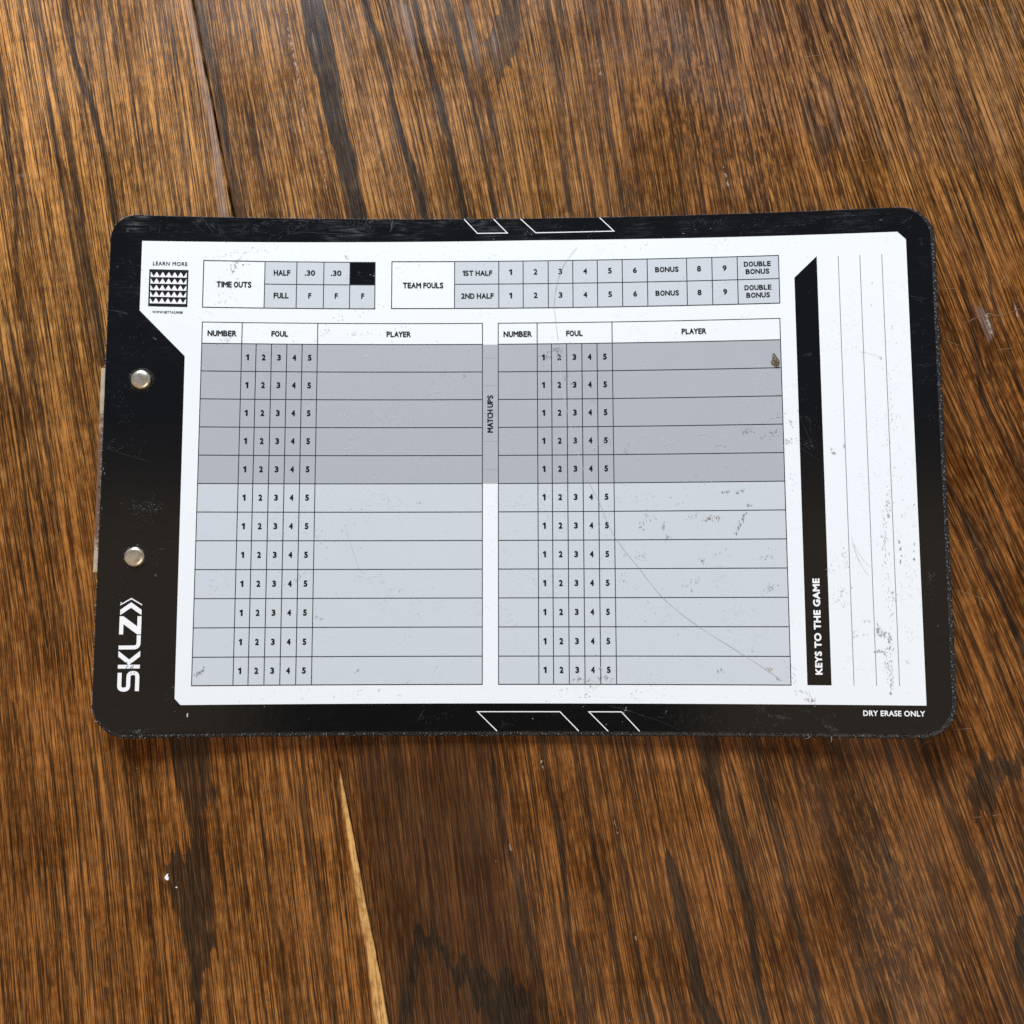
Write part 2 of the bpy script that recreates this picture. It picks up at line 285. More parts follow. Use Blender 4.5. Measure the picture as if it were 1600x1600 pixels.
WORN_LINES=[(0.9,[(-100.0,235.2,0.66),(-97.9,221.9,0.66),(-96.1,212.1,0.9),(-94.0,201.6,0.9),(-92.3,192.5,0.9),(-90.6,182.8,0.6),(-89.7,171.5,0.75)]),
(0.7,[(-82.0,168.2,0.6),(-79.5,150.6,0.9),(-78.1,141.0,0.6)]),
(0.8,[(111.2,151.9,0.75),(113.0,139.3,0.9)]),
(0.7,[(51.4,207.1,0.9),(52.8,200.6,1.2),(54.3,194.1,0.9)]),
(0.8,[(231.1,78.8,1.2),(231.8,74.8,1.5),(232.7,70.2,1.2)]),
(0.8,[(244.4,84.8,0.9),(245.1,80.8,1.2),(245.8,77.7,0.9)]),
(0.7,[(55.4,-151.1,0.6),(56.2,-154.4,1.2),(57.0,-158.0,0.6)]),
(0.7,[(22.7,-125.2,0.6),(23.0,-128.5,1.2)]),
(0.7,[(63.2,-198.3,0.6),(63.9,-203.7,0.9)]),
(0.7,[(8.3,-161.4,0.6),(9.4,-164.2,0.9)])]
SPECKLED=[(96.2,187.2,32.9,68.9,1),(123.0,161.4,27.0,53.9,0.9),(170.0,-183.1,27.0,77.9,1),(151.8,-141.8,24.0,35.9,0.8),(148.4,196.3,18.0,47.9,0.7),(-168.3,161.0,21.0,47.9,0.5),(188.4,-210.1,27.0,35.9,0.6),(74.0,139.7,18.0,24.0,0.6)]
GRAIN_SLOPE=[(-223.2,207.0,0.22),(-190.5,174.1,0.25),(-224.8,48.6,0.2),(-200.6,48.5,0.2),(-191.6,-156.1,0.16),(-200.6,-211.3,0.12),(-153.6,-170.0,0.12),(-144.9,206.1,0.17),(-162.5,173.8,0.1),(-95.9,-183.7,0.17),(-75.9,-183.6,0.14),(-82.3,189.2,0.21),(-45.2,188.8,0.27),(-23.6,188.5,0.23),(-2.0,172.2,0.23),(31.7,171.8,0.1),(56.2,171.6,0.13),(86.7,171.3,0.11),(132.4,170.8,0.15),(178.5,186.3,0.33),(224.1,185.8,0.3),(249.1,201.6,0.32),(227.7,76.3,0.33),(220.3,-13.5,0.42),(232.5,-57.1,0.4),(224.6,-99.8,0.3),(17.9,-183.4,0.17),(46.3,-169.6,0.15),(68.9,-177.8,0.18),(108.6,-169.5,0.22),(136.3,-183.1,0.24),(168.3,-155.7,0.33),(192.4,-183.0,0.3),(216.2,-210.0,0.32),(-33.4,-155.9,0.1),(-18.9,-197.1,0.1)]
WOOD_TONE=[(-231.3,181.0,1.377),(-166.2,190.1,1.235),(-103.7,173.2,0.969),(-45.1,172.6,1.026),(-5.1,172.2,0.969),(71.7,187.5,0.76),(132.4,170.8,0.722),(224.1,185.8,0.902),(244.9,122.5,0.779),(229.9,61.1,0.571),(-214.8,95.0,1.064),(-212.0,33.3,0.756),(-202.6,-41.5,0.672),(-205.2,-113.8,0.638),(-190.4,-183.9,0.605),(-154.1,-156.1,0.638),(-95.9,-183.7,0.706),(-42.0,-155.9,0.554),(15.2,-155.9,0.554),(52.2,-155.8,0.605),(94.1,-183.2,0.571),(151.3,-155.7,0.487),(208.4,-141.8,0.521),(229.7,-57.1,0.521),(191.2,-210.0,0.47),(121.5,-210.3,0.538),(37.3,-224.0,0.554)]  # scales the wood colour: palest at upper left, darker towards the bottom
BARE_WIDTH=[(-126.6,0.0),(-142.0,2.4),(-173.1,3.6),(-204.0,4.5),(-224.3,5.7),(-237.7,6.6),(-251.0,7.2)]
PALE_SCRATCH=[(0.48,[(219.3,74.2),(226.2,77.3),(232.3,79.3),(236.7,78.4),(248.7,82.0)]),(0.33,[(210.1,67.9),(215.3,65.1),(218.8,64.2)]),(0.54,[(237.4,93.4),(239.6,95.6),(241.6,98.0)]),(0.36,[(235.2,62.0),(238.8,62.5),(243.2,63.1)]),(0.33,[(210.5,-48.7),(218.4,-51.3),(228.9,-55.4)]),(0.3,[(147.1,205.1),(153.3,206.6),(158.5,207.2),(166.3,211.0)]),(0.3,[(-102.9,181.3),(-96.0,173.2),(-89.6,165.1)]),(0.36,[(214.2,-149.3),(217.6,-149.0)]),(0.36,[(222.1,-148.7),(226.4,-147.9)]),(0.27,[(229.7,87.0),(232.6,85.5),(234.6,84.2)]),(0.27,[(210.6,91.2),(215.1,91.4),(218.9,91.7)]),(0.3,[(219.4,-31.6),(221.5,-29.9)]),(0.27,[(243.6,153.8),(247.9,150.0),(252.3,147.4)]),(0.27,[(174.3,154.5),(177.9,154.2),(180.9,155.1)]),(0.3,[(191.9,179.8),(195.4,189.4),(198.1,195.8)]),(0.24,[(-104.4,205.7),(-101.4,209.5),(-98.3,211.5)]),(0.3,[(-34.4,188.6),(-32.2,186.0),(-29.1,187.0)]),(0.3,[(-20.5,188.5),(-17.4,191.4)]),(0.27,[(194.9,215.2),(198.2,220.0),(202.7,219.3),(204.1,215.1)]),(0.24,[(192.5,-118.1),(195.4,-116.2),(198.2,-116.7)]),(0.27,[(207.0,-111.1),(215.5,-110.5)])]
DARK_SCRATCH=[(0.48,[(-144.5,-165.5),(-141.6,-166.3),(-136.4,-166.1),(-130.2,-163.8)]),(0.33,[(-212.2,-124.6),(-210.0,-122.7),(-207.7,-122.4),(-204.7,-124.3)]),(0.72,[(-209.1,-177.8),(-208.4,-180.6),(-208.3,-182.2)])]
GRIME=[(-117.2,101.8,4.7,2.6,25,26,1.75,"b"),(-123.4,92.8,8.7,7.3,20,14,1.16,"l"),(-123.2,85.2,7.6,2.3,10,12,1.16,"l"),(-125.2,105.9,6.4,1.8,10,10,1.46,"l"),(-67.4,106.7,1.0,1.0,40,5,1.49,"b"),(29.3,61.4,6.5,2.1,20,34,1.77,"d"),(26.6,58.2,1.2,0.9,-40,5,1.18,"d"),(47.0,37.5,2.9,1.5,20,8,0.88,"d"),(37.4,46.6,1.5,0.9,60,5,1.18,"d"),(35.1,49.0,2.4,1.5,40,8,0.88,"d"),(116.8,23.2,3.4,1.4,10,18,1.42,"d"),(125.8,21.0,6.2,1.7,15,18,1.41,"d"),(127.5,28.3,6.8,1.1,20,10,1.7,"l"),(104.4,16.4,3.4,1.1,15,7,1.72,"l"),(62.5,16.0,2.3,2.9,50,8,2.04,"l"),(52.4,19.0,5.2,2.3,40,14,1.75,"l"),(98.5,-16.5,2.6,1.1,20,24,1.14,"b"),(102.7,-16.3,1.7,1.1,60,14,1.14,"b"),(113.5,-17.2,0.8,4.8,-25,26,1.41,"b"),(111.1,-21.8,0.8,2.8,-25,12,1.13,"b"),(116.5,-10.3,1.1,1.4,40,12,1.13,"b"),(78.4,-20.7,0.9,4.0,10,12,1.14,"b"),(69.2,-17.8,1.7,3.4,-20,14,1.15,"b"),(73.6,-16.4,2.9,1.2,20,8,1.15,"l"),(105.3,-5.0,2.8,1.1,20,12,1.14,"b"),(113.0,-4.5,2.5,0.8,20,14,1.13,"b"),(92.2,-15.0,4.0,1.1,20,12,1.14,"l"),(80.6,-25.4,2.0,1.4,40,16,0.86,"b"),(95.5,-35.6,1.1,1.4,60,16,0.85,"b"),(100.4,-33.3,1.1,0.8,40,5,0.85,"l"),(90.4,-48.7,0.6,0.6,20,4,0.85,"b"),(89.6,-45.8,5.1,1.4,15,12,1.42,"l"),(60.2,-43.8,2.3,2.9,60,10,1.14,"l"),(68.7,-33.7,2.3,1.4,30,9,1.15,"l"),(61.0,-32.2,1.4,1.1,30,6,1.15,"l"),(103.8,-31.6,2.8,0.8,30,8,1.13,"l"),(124.7,-48.2,4.5,1.7,15,22,1.67,"l"),(124.3,-34.0,5.0,0.8,5,8,1.68,"l"),(123.8,-83.5,1.9,1.1,20,16,1.11,"y"),(127.8,-88.5,1.9,0.3,-35,4,1.66,"b"),(102.0,-84.4,2.5,1.1,60,9,1.12,"d"),(116.2,-75.1,1.7,1.7,40,8,0.83,"l"),(39.7,-88.5,4.0,1.1,60,16,1.71,"d"),(51.1,-87.9,2.8,1.1,60,9,1.7,"d"),(49.7,-83.6,2.0,0.9,60,5,1.71,"l"),(70.7,-54.4,0.9,0.9,40,4,0.57,"d"),(53.1,-87.9,2.6,1.7,60,6,1.99,"l"),(-129.0,-84.2,2.5,1.1,25,22,1.39,"b"),(-76.7,-60.9,3.4,0.9,-25,8,1.72,"l"),(-59.2,-84.3,1.7,0.6,25,6,1.14,"d"),(-24.2,-83.0,0.9,0.9,60,4,0.86,"d"),(-36.2,-89.2,1.4,0.6,30,4,0.86,"l"),(-32.5,-8.8,1.5,0.6,20,5,0.88,"d"),(-67.0,-21.1,0.9,1.2,60,4,0.87,"l"),(-40.9,-48.4,1.7,0.6,25,6,0.87,"l"),(-77.3,-24.6,2.9,5.8,60,9,1.15,"l"),(-57.2,-12.9,11.6,5.8,20,20,0.87,"l"),(-85.6,-41.9,5.7,2.3,30,12,1.15,"l"),(-94.3,-36.2,17.2,34.3,30,40,0.86,"l"),(154.5,12.4,1.1,0.8,20,14,1.11,"d"),(153.7,13.8,0.8,0.8,60,6,0.83,"d"),(134.2,17.9,3.9,2.2,30,16,1.41,"l"),(135.9,26.7,2.3,3.4,40,10,1.41,"l"),(176.4,55.1,0.8,0.8,60,4,1.1,"d"),(181.6,69.1,0.8,0.8,30,4,0.83,"d"),(173.8,90.8,0.4,0.8,80,3,0.84,"d"),(173.1,80.1,0.6,0.6,20,3,0.84,"d"),(179.5,28.7,0.8,5.5,85,12,0.82,"l"),(179.8,43.3,1.6,11.0,85,16,0.82,"l"),(177.4,17.2,1.1,2.7,85,8,0.82,"l"),(158.8,16.0,1.4,0.8,40,6,1.11,"l"),(176.6,-10.2,1.1,6.0,80,22,1.09,"d"),(176.9,-16.2,0.5,0.8,80,8,1.37,"d"),(174.8,-20.1,1.1,6.8,80,14,1.36,"l"),(175.1,-34.3,1.6,16.3,80,40,1.08,"l"),(170.6,-66.6,1.1,2.7,70,22,2.16,"d"),(172.7,-68.0,1.3,2.2,60,14,1.89,"d"),(170.8,-75.8,1.3,1.6,40,14,1.89,"d"),(175.3,-70.7,0.8,3.8,70,22,1.61,"d"),(174.4,-80.4,2.4,10.8,75,80,0.81,"d"),(175.2,-87.4,0.8,5.4,80,20,1.07,"d"),(174.7,-92.9,0.5,1.3,85,6,1.87,"d"),(176.4,-56.8,2.2,10.8,80,26,1.08,"l"),(177.1,-51.2,1.6,3.2,80,12,1.08,"l"),(181.0,-27.6,0.5,0.8,70,5,1.63,"d"),(181.2,-31.0,0.5,0.8,65,5,1.63,"d"),(181.6,-33.8,0.3,0.5,70,3,1.35,"d"),(181.2,-36.3,0.5,0.8,65,6,1.62,"d"),(187.2,-28.5,0.4,0.4,80,3,1.08,"d"),(187.1,-31.8,0.4,0.5,80,3,1.08,"d"),(187.0,-35.2,0.4,0.7,80,6,1.34,"b"),(183.1,-16.2,1.1,1.4,80,7,0.81,"d"),(187.9,-11.4,0.5,0.5,60,3,0.81,"d"),(156.2,-35.6,2.7,5.5,60,14,1.1,"l"),(151.9,-39.8,2.2,5.5,70,12,1.1,"l"),(154.8,-51.2,4.4,2.7,40,22,1.1,"l"),(156.8,-55.4,2.7,1.1,20,8,1.1,"l"),(166.1,-62.4,2.7,0.8,10,10,1.08,"l"),(161.9,-68.0,3.8,2.2,10,12,1.08,"l"),(182.4,-80.4,1.1,1.1,50,8,0.8,"l"),(184.4,-44.2,3.8,13.5,60,26,0.81,"l"),(184.8,-67.9,3.7,5.3,60,14,0.8,"l"),(139.6,-95.9,5.5,2.2,-40,26,1.37,"l"),(142.3,-97.0,1.1,1.1,-45,9,1.37,"d"),(136.4,-93.2,3.8,1.6,-20,10,1.1,"l"),(133.8,-87.6,2.2,2.8,40,10,0.82,"l"),(132.6,-82.0,1.7,5.5,40,12,0.83,"l"),(-59.0,-93.4,28.6,2.3,10,10,1.14,"l"),(45.4,-92.1,11.4,4.0,45,26,1.42,"l"),(66.6,-94.0,17.0,2.8,45,18,1.13,"l"),(29.7,-95.0,17.2,2.3,45,14,1.14,"l"),(-109.2,109.9,17.6,2.4,10,16,1.18,"l"),(-61.3,79.7,17.8,2.4,15,20,1.19,"l"),(-99.2,58.2,17.5,11.7,20,14,1.17,"l"),(-49.4,70.6,20.7,2.4,10,16,1.18,"l"),(-63.3,70.0,1.2,0.9,30,8,0.89,"b"),(-122.7,67.0,4.1,2.3,10,12,1.16,"b"),(-77.4,70.5,4.7,2.4,20,10,1.18,"l"),(-13.8,109.2,60.0,2.4,15,20,0.9,"l"),(92.5,69.2,40.7,2.3,15,14,0.87,"l"),(69.8,110.8,44.4,2.4,15,14,0.89,"l"),(-49.1,46.4,35.4,20.7,20,30,0.89,"l"),(-42.4,-42.0,34.8,43.5,30,44,0.87,"l"),(15.6,-42.2,8.7,43.5,30,18,0.87,"l"),(95.6,-56.7,34.0,31.1,30,50,0.85,"l"),(93.9,-2.0,34.3,5.7,20,24,1.14,"l"),(-98.7,-94.6,34.0,1.7,10,12,0.85,"l"),(-12.2,50.0,1.2,0.6,20,5,0.88,"d"),(1.2,107.2,2.4,0.9,10,4,1.2,"l"),(136.5,0.4,1.7,3.9,60,10,0.84,"l"),(181.1,8.4,5.5,32.8,60,30,0.82,"l"),(48.0,50.4,1.5,2.4,60,14,1.47,"w"),(37.3,37.0,1.2,1.8,60,12,1.47,"w"),(35.0,31.1,2.3,0.6,10,5,1.17,"w"),(30.2,29.0,0.6,1.5,70,6,1.18,"w"),(51.2,44.4,0.6,2.9,80,5,1.76,"w"),(85.2,48.9,0.9,1.7,70,7,1.16,"w"),(59.9,37.4,0.9,0.6,20,3,0.88,"w"),(-56.6,59.4,4.1,0.9,-10,5,2.95,"w"),(-60.9,46.4,3.0,1.2,30,3,2.36,"w"),(-68.0,29.9,4.1,2.9,40,9,2.34,"w"),(-66.3,15.1,2.9,2.3,20,12,1.75,"w"),(-25.5,42.8,7.1,0.9,5,6,3.54,"w"),(-69.5,32.9,2.3,2.3,45,5,2.34,"w"),(100.2,21.4,11.4,1.1,-5,16,4.0,"w"),(82.8,18.7,6.9,2.3,20,10,3.47,"w"),(65.5,20.4,5.8,1.7,20,9,3.49,"w"),(46.5,16.1,4.1,2.3,30,12,2.92,"w"),(78.5,19.6,0.6,2.3,80,6,1.45,"w"),(-131.0,53.4,1.4,0.9,-45,3,2.3,"w"),(98.1,57.1,17.3,4.0,20,8,1.16,"w"),(-37.2,34.4,23.5,17.6,30,16,1.18,"w"),(-87.2,122.0,26.8,2.1,25,60,2.68,"f"),(-61.9,122.2,10.2,2.4,70,50,2.09,"f"),(-46.3,122.3,0.9,2.7,85,26,2.1,"F"),(-57.4,124.1,4.8,1.2,80,20,1.5,"F"),(-103.5,122.4,17.7,1.8,10,40,3.54,"f"),(-109.4,118.5,8.9,0.6,0,14,2.95,"f"),(-19.9,122.2,24.1,2.4,60,26,1.2,"f"),(-130.0,121.2,11.7,2.3,-40,26,3.5,"f"),(-153.1,119.7,8.7,2.3,-50,16,2.31,"f"),(-167.4,117.7,0.9,1.1,60,10,1.42,"F"),(40.2,121.6,17.9,2.4,50,20,1.2,"f"),(93.6,121.6,5.9,2.4,65,16,2.35,"f"),(103.9,121.9,5.9,2.3,60,18,2.34,"f"),(122.8,120.6,11.6,2.3,30,20,2.03,"f"),(143.0,119.2,17.2,1.4,5,24,2.29,"f"),(163.0,118.4,8.5,1.7,20,18,1.7,"f"),(178.8,119.5,0.8,0.3,10,4,1.12,"F"),(175.7,117.2,3.4,1.4,20,12,1.41,"f"),(191.1,118.6,2.8,2.8,40,5,3.88,"f"),(163.1,122.1,17.0,0.4,1,26,2.26,"f"),(-138.8,124.7,23.3,0.4,0,20,1.75,"f"),(-165.3,99.5,7.1,8.5,40,24,1.7,"f"),(-171.6,100.5,0.6,0.6,40,4,0.85,"F"),(-170.3,79.1,5.6,1.4,-25,10,2.82,"f"),(-166.6,78.3,2.0,0.4,-25,5,2.26,"F"),(-162.7,63.3,7.1,11.3,30,30,1.13,"f"),(-153.1,67.1,1.1,0.6,-20,5,1.14,"F"),(-167.4,39.5,5.6,11.2,20,26,1.4,"f"),(-165.7,29.2,3.9,2.2,30,16,1.68,"f"),(-170.6,18.8,0.6,0.6,0,3,0.84,"F"),(-169.4,15.9,7.0,1.1,-15,10,2.79,"f"),(-159.6,16.0,6.7,8.4,40,18,1.12,"f"),(-155.0,-13.1,5.0,7.3,60,90,0.84,"f"),(-151.7,-10.2,3.4,3.9,60,40,0.84,"F"),(-158.6,-11.6,5.6,3.9,60,30,0.84,"F"),(-149.6,-33.2,3.9,5.6,60,30,0.84,"f"),(-148.3,-29.8,1.1,0.4,-10,4,1.67,"F"),(-149.5,-41.8,0.8,0.8,40,8,0.83,"F"),(-166.9,-50.4,5.5,11.0,70,40,0.82,"f"),(-158.7,-49.0,8.3,3.3,60,24,0.69,"f"),(-152.5,-70.2,2.2,16.6,80,24,0.83,"f"),(-143.6,-95.0,0.8,2.2,80,7,1.38,"f"),(-134.0,-103.2,0.4,0.8,75,12,1.11,"W"),(-140.7,-91.1,0.6,0.8,80,6,0.83,"F"),(-80.7,-105.1,0.4,0.4,0,2,0.57,"F"),(-155.2,-109.4,16.4,1.1,5,34,1.36,"f"),(-155.2,-110.2,2.2,0.8,60,20,1.09,"F"),(-30.4,-104.8,1.7,4.0,60,8,2.0,"f"),(-21.8,-104.8,5.7,2.9,40,12,1.43,"f"),(6.8,-108.2,2.8,1.7,50,24,1.14,"f"),(23.9,-104.2,22.8,4.0,60,20,1.14,"f"),(62.3,-102.5,6.8,0.8,-14,12,3.4,"f"),(76.3,-104.6,5.6,1.7,-15,10,1.69,"f"),(83.3,-106.0,16.9,3.4,60,34,1.12,"f"),(77.8,-102.4,1.1,0.8,30,8,0.84,"F"),(97.3,-105.9,5.6,3.3,50,14,1.67,"f"),(119.7,-101.0,2.8,2.8,55,14,2.49,"f"),(117.6,-105.8,1.4,1.7,-40,8,1.66,"f"),(127.8,-104.3,4.4,1.1,-5,20,2.2,"F"),(126.4,-107.1,5.5,1.6,20,16,1.92,"f"),(147.0,-105.5,4.9,3.3,40,36,2.18,"f"),(149.5,-109.6,3.3,1.6,-45,24,2.17,"F"),(138.9,-101.4,5.5,1.1,5,14,2.18,"f"),(108.4,-110.0,25.0,0.8,5,20,1.39,"f"),(193.8,-44.2,2.7,5.3,60,40,0.8,"f"),(192.2,-49.8,3.2,5.3,60,30,0.8,"f"),(195.6,-64.6,0.5,0.5,40,4,0.8,"F"),(193.9,-42.8,1.6,1.6,60,12,0.8,"F"),(195.1,81.0,4.4,0.8,-14,5,3.29,"f"),(195.2,51.6,3.8,1.6,10,10,2.73,"f"),(196.2,42.8,4.4,3.8,5,14,1.63,"f"),(196.2,107.8,2.2,2.2,40,8,1.66,"f"),(196.9,28.3,3.3,5.4,30,16,1.08,"f"),(194.5,66.3,3.8,5.5,-10,10,1.64,"f"),(196.5,-73.4,2.1,5.3,60,9,0.8,"f"),(187.2,-106.4,7.9,2.6,60,14,0.79,"f"),(143.2,17.8,3.9,2.8,50,44,1.12,"f"),(144.0,15.7,1.7,1.4,40,18,1.12,"F"),(145.1,57.5,2.5,1.1,-10,9,2.26,"f"),(143.3,38.3,3.4,11.3,60,20,1.13,"f"),(145.5,88.8,2.8,8.5,60,14,1.14,"f"),(144.4,26.5,3.9,3.9,-50,12,3.36,"f"),(147.2,-14.1,1.7,16.7,60,14,0.83,"f"),(-59.8,98.4,3.6,1.2,-20,9,2.98,"f"),(-159.4,-83.1,2.7,2.7,50,26,1.37,"k")]
SCRATCH=[("g",0.55,[(40.7,111.1),(35.5,104.4),(32.5,98.3),(30.7,91.6),(29.7,83.9),(30.3,76.3),(31.4,66.3)]),("w",0.35,[(31.4,64.1),(33.0,46.0),(36.4,28.1),(40.6,11.7),(44.3,1.4)]),("g",0.5,[(44.3,1.4),(49.2,-8.3),(56.2,-24.4),(67.5,-39.5),(77.8,-52.4),(92.6,-64.6),(113.3,-77.9),(128.9,-88.5)]),("g",0.3,[(161.1,-28.5),(163.1,-34.8),(165.6,-39.9),(167.4,-42.2)]),("g",0.3,[(161.6,-28.5),(164.2,-33.7),(166.8,-37.1),(168.4,-38.8)]),("g",0.28,[(160.7,-25.1),(162.1,-31.4),(163.6,-36.5)]),("g",0.3,[(166.8,58.6),(171.4,57.6),(176.4,55.7)]),("g",0.3,[(-45.8,67.3),(-45.4,65.2)]),("f",0.3,[(188.3,117.2),(191.2,119.8)]),("f",0.35,[(45.2,115.3),(47.6,117.8),(50.0,119.6)]),("f",0.35,[(52.4,-99.7),(60.9,-101.9),(68.7,-104.4)]),("f",0.25,[(68.7,-104.4),(76.3,-106.9),(83.8,-110.4)]),("f",0.4,[(117.4,-103.0),(119.7,-100.8),(121.6,-99.1)]),("f",0.35,[(-32.6,-107.0),(-31.0,-103.6),(-29.2,-101.4)]),("f",0.3,[(189.1,83.7),(193.5,82.6),(197.6,81.8)]),("f",0.3,[(-175.4,79.8),(-171.7,79.3),(-166.8,78.0)]),("f",0.3,[(-173.3,15.9),(-167.9,13.9),(-159.4,11.3),(-153.8,9.6)]),("f",0.3,[(145.4,14.8),(143.3,20.7),(140.8,28.1),(139.2,32.5)]),("f",0.25,[(140.3,14.9),(148.0,9.0)]),("d",0.35,[(-41.9,-94.9),(-39.6,-95.4)]),("g",0.3,[(-65.8,-20.5),(-63.4,-27.5),(-59.8,-37.6),(-56.8,-41.1)]),("f",0.3,[(-94.6,117.5),(-85.7,118.6),(-79.7,118.0)]),("f",0.28,[(-138.8,123.2),(-133.4,118.0)]),("f",0.28,[(-132.9,123.0),(-128.7,117.5)])]

# ================================================================== TABLETOP
def seam_x(y):
    return -145.89 + (238.99 - y) * (101.31 / 476.68)

# grain coordinate: follow the grain downwards row by row
def slope_field(X, Y):
    num = np.zeros_like(X); den = np.zeros_like(X) + 1e-9
    for px, py, s in GRAIN_SLOPE:
        w = np.exp(-((X - px) ** 2 + (Y - py) ** 2) / (2 * 38.0 ** 2)) + 1e-7
        num += w * s; den += w
    return num / den
GX = np.arange(-480, 481, 4.0)
GY = np.arange(420, -421, -4.0)
U = np.zeros((len(GY), len(GX)))
U[0] = GX
for r in range(1, len(GY)):
    s = slope_field(GX, np.full_like(GX, GY[r]))
    src = GX - s * 4.0
    U[r] = np.interp(src, GX, U[r - 1])
    lo = src < GX[0]; U[r][lo] = U[r - 1][0] + (src[lo] - GX[0])
def grain_u(X, Y):
    fx = np.clip((X - GX[0]) / 4.0, 0, len(GX) - 1.001); fy = np.clip((GY[0] - Y) / 4.0, 0, len(GY) - 1.001)
    ix = fx.astype(int); iy = fy.astype(int); ax = fx - ix; ay = fy - iy
    return (U[iy, ix] * (1 - ax) * (1 - ay) + U[iy, ix + 1] * ax * (1 - ay)
            + U[iy + 1, ix] * (1 - ax) * ay + U[iy + 1, ix + 1] * ax * ay)

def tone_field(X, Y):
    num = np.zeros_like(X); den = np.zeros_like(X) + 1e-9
    for px, py, s in WOOD_TONE:
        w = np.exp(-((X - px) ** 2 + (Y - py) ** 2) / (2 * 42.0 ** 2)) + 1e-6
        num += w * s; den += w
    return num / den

def streak_mask(X, Y, table, soft):
    m = np.zeros_like(X); st = np.zeros_like(X)
    for s, pts in table:
        p = np.array(sorted(pts, key=lambda q: q[1]))
        inside = (Y > p[0, 1] - 1) & (Y < p[-1, 1] + 1)
        cx = np.interp(Y, p[:, 1], p[:, 0]); w = np.interp(Y, p[:, 1], p[:, 2])
        taper = np.clip(np.minimum(Y - p[0, 1], p[-1, 1] - Y) / 6.0, -1, 0.0)
        v = np.clip(0.5 + (w / 2 - np.abs(X - cx)) / soft + taper, 0, 1) * inside
        up_ = v > m
        st = np.where(up_, s, st); m = np.maximum(m, v)
    return m, st
def poly_sd(X, Y, pts):
    n = len(pts); d = np.full(X.shape, 1e9); ins = np.zeros(X.shape, bool)
    for i in range(n):
        (ax, ay), (bx_, by_) = pts[i], pts[(i + 1) % n]
        ex, ey = bx_ - ax, by_ - ay
        t = np.clip(((X - ax) * ex + (Y - ay) * ey) / (ex * ex + ey * ey + 1e-9), 0, 1)
        d = np.minimum(d, np.hypot(X - ax - t * ex, Y - ay - t * ey))
        c = ((ay > Y) != (by_ > Y)) & (X < (bx_ - ax) * (Y - ay) / (by_ - ay + 1e-12) + ax)
        ins ^= c
    return np.where(ins, d, -d)
def poly_mask(X, Y, table, m=None, st=None):
    m = np.zeros_like(X) if m is None else m
    st = np.zeros_like(X) if st is None else st
    for s, soft, pts in table:
        v = np.clip(0.5 + poly_sd(X, Y, pts) / (2 * soft), 0, 1)
        up_ = v > m
        st = np.where(up_, s, st); m = np.maximum(m, v)
    return m, st

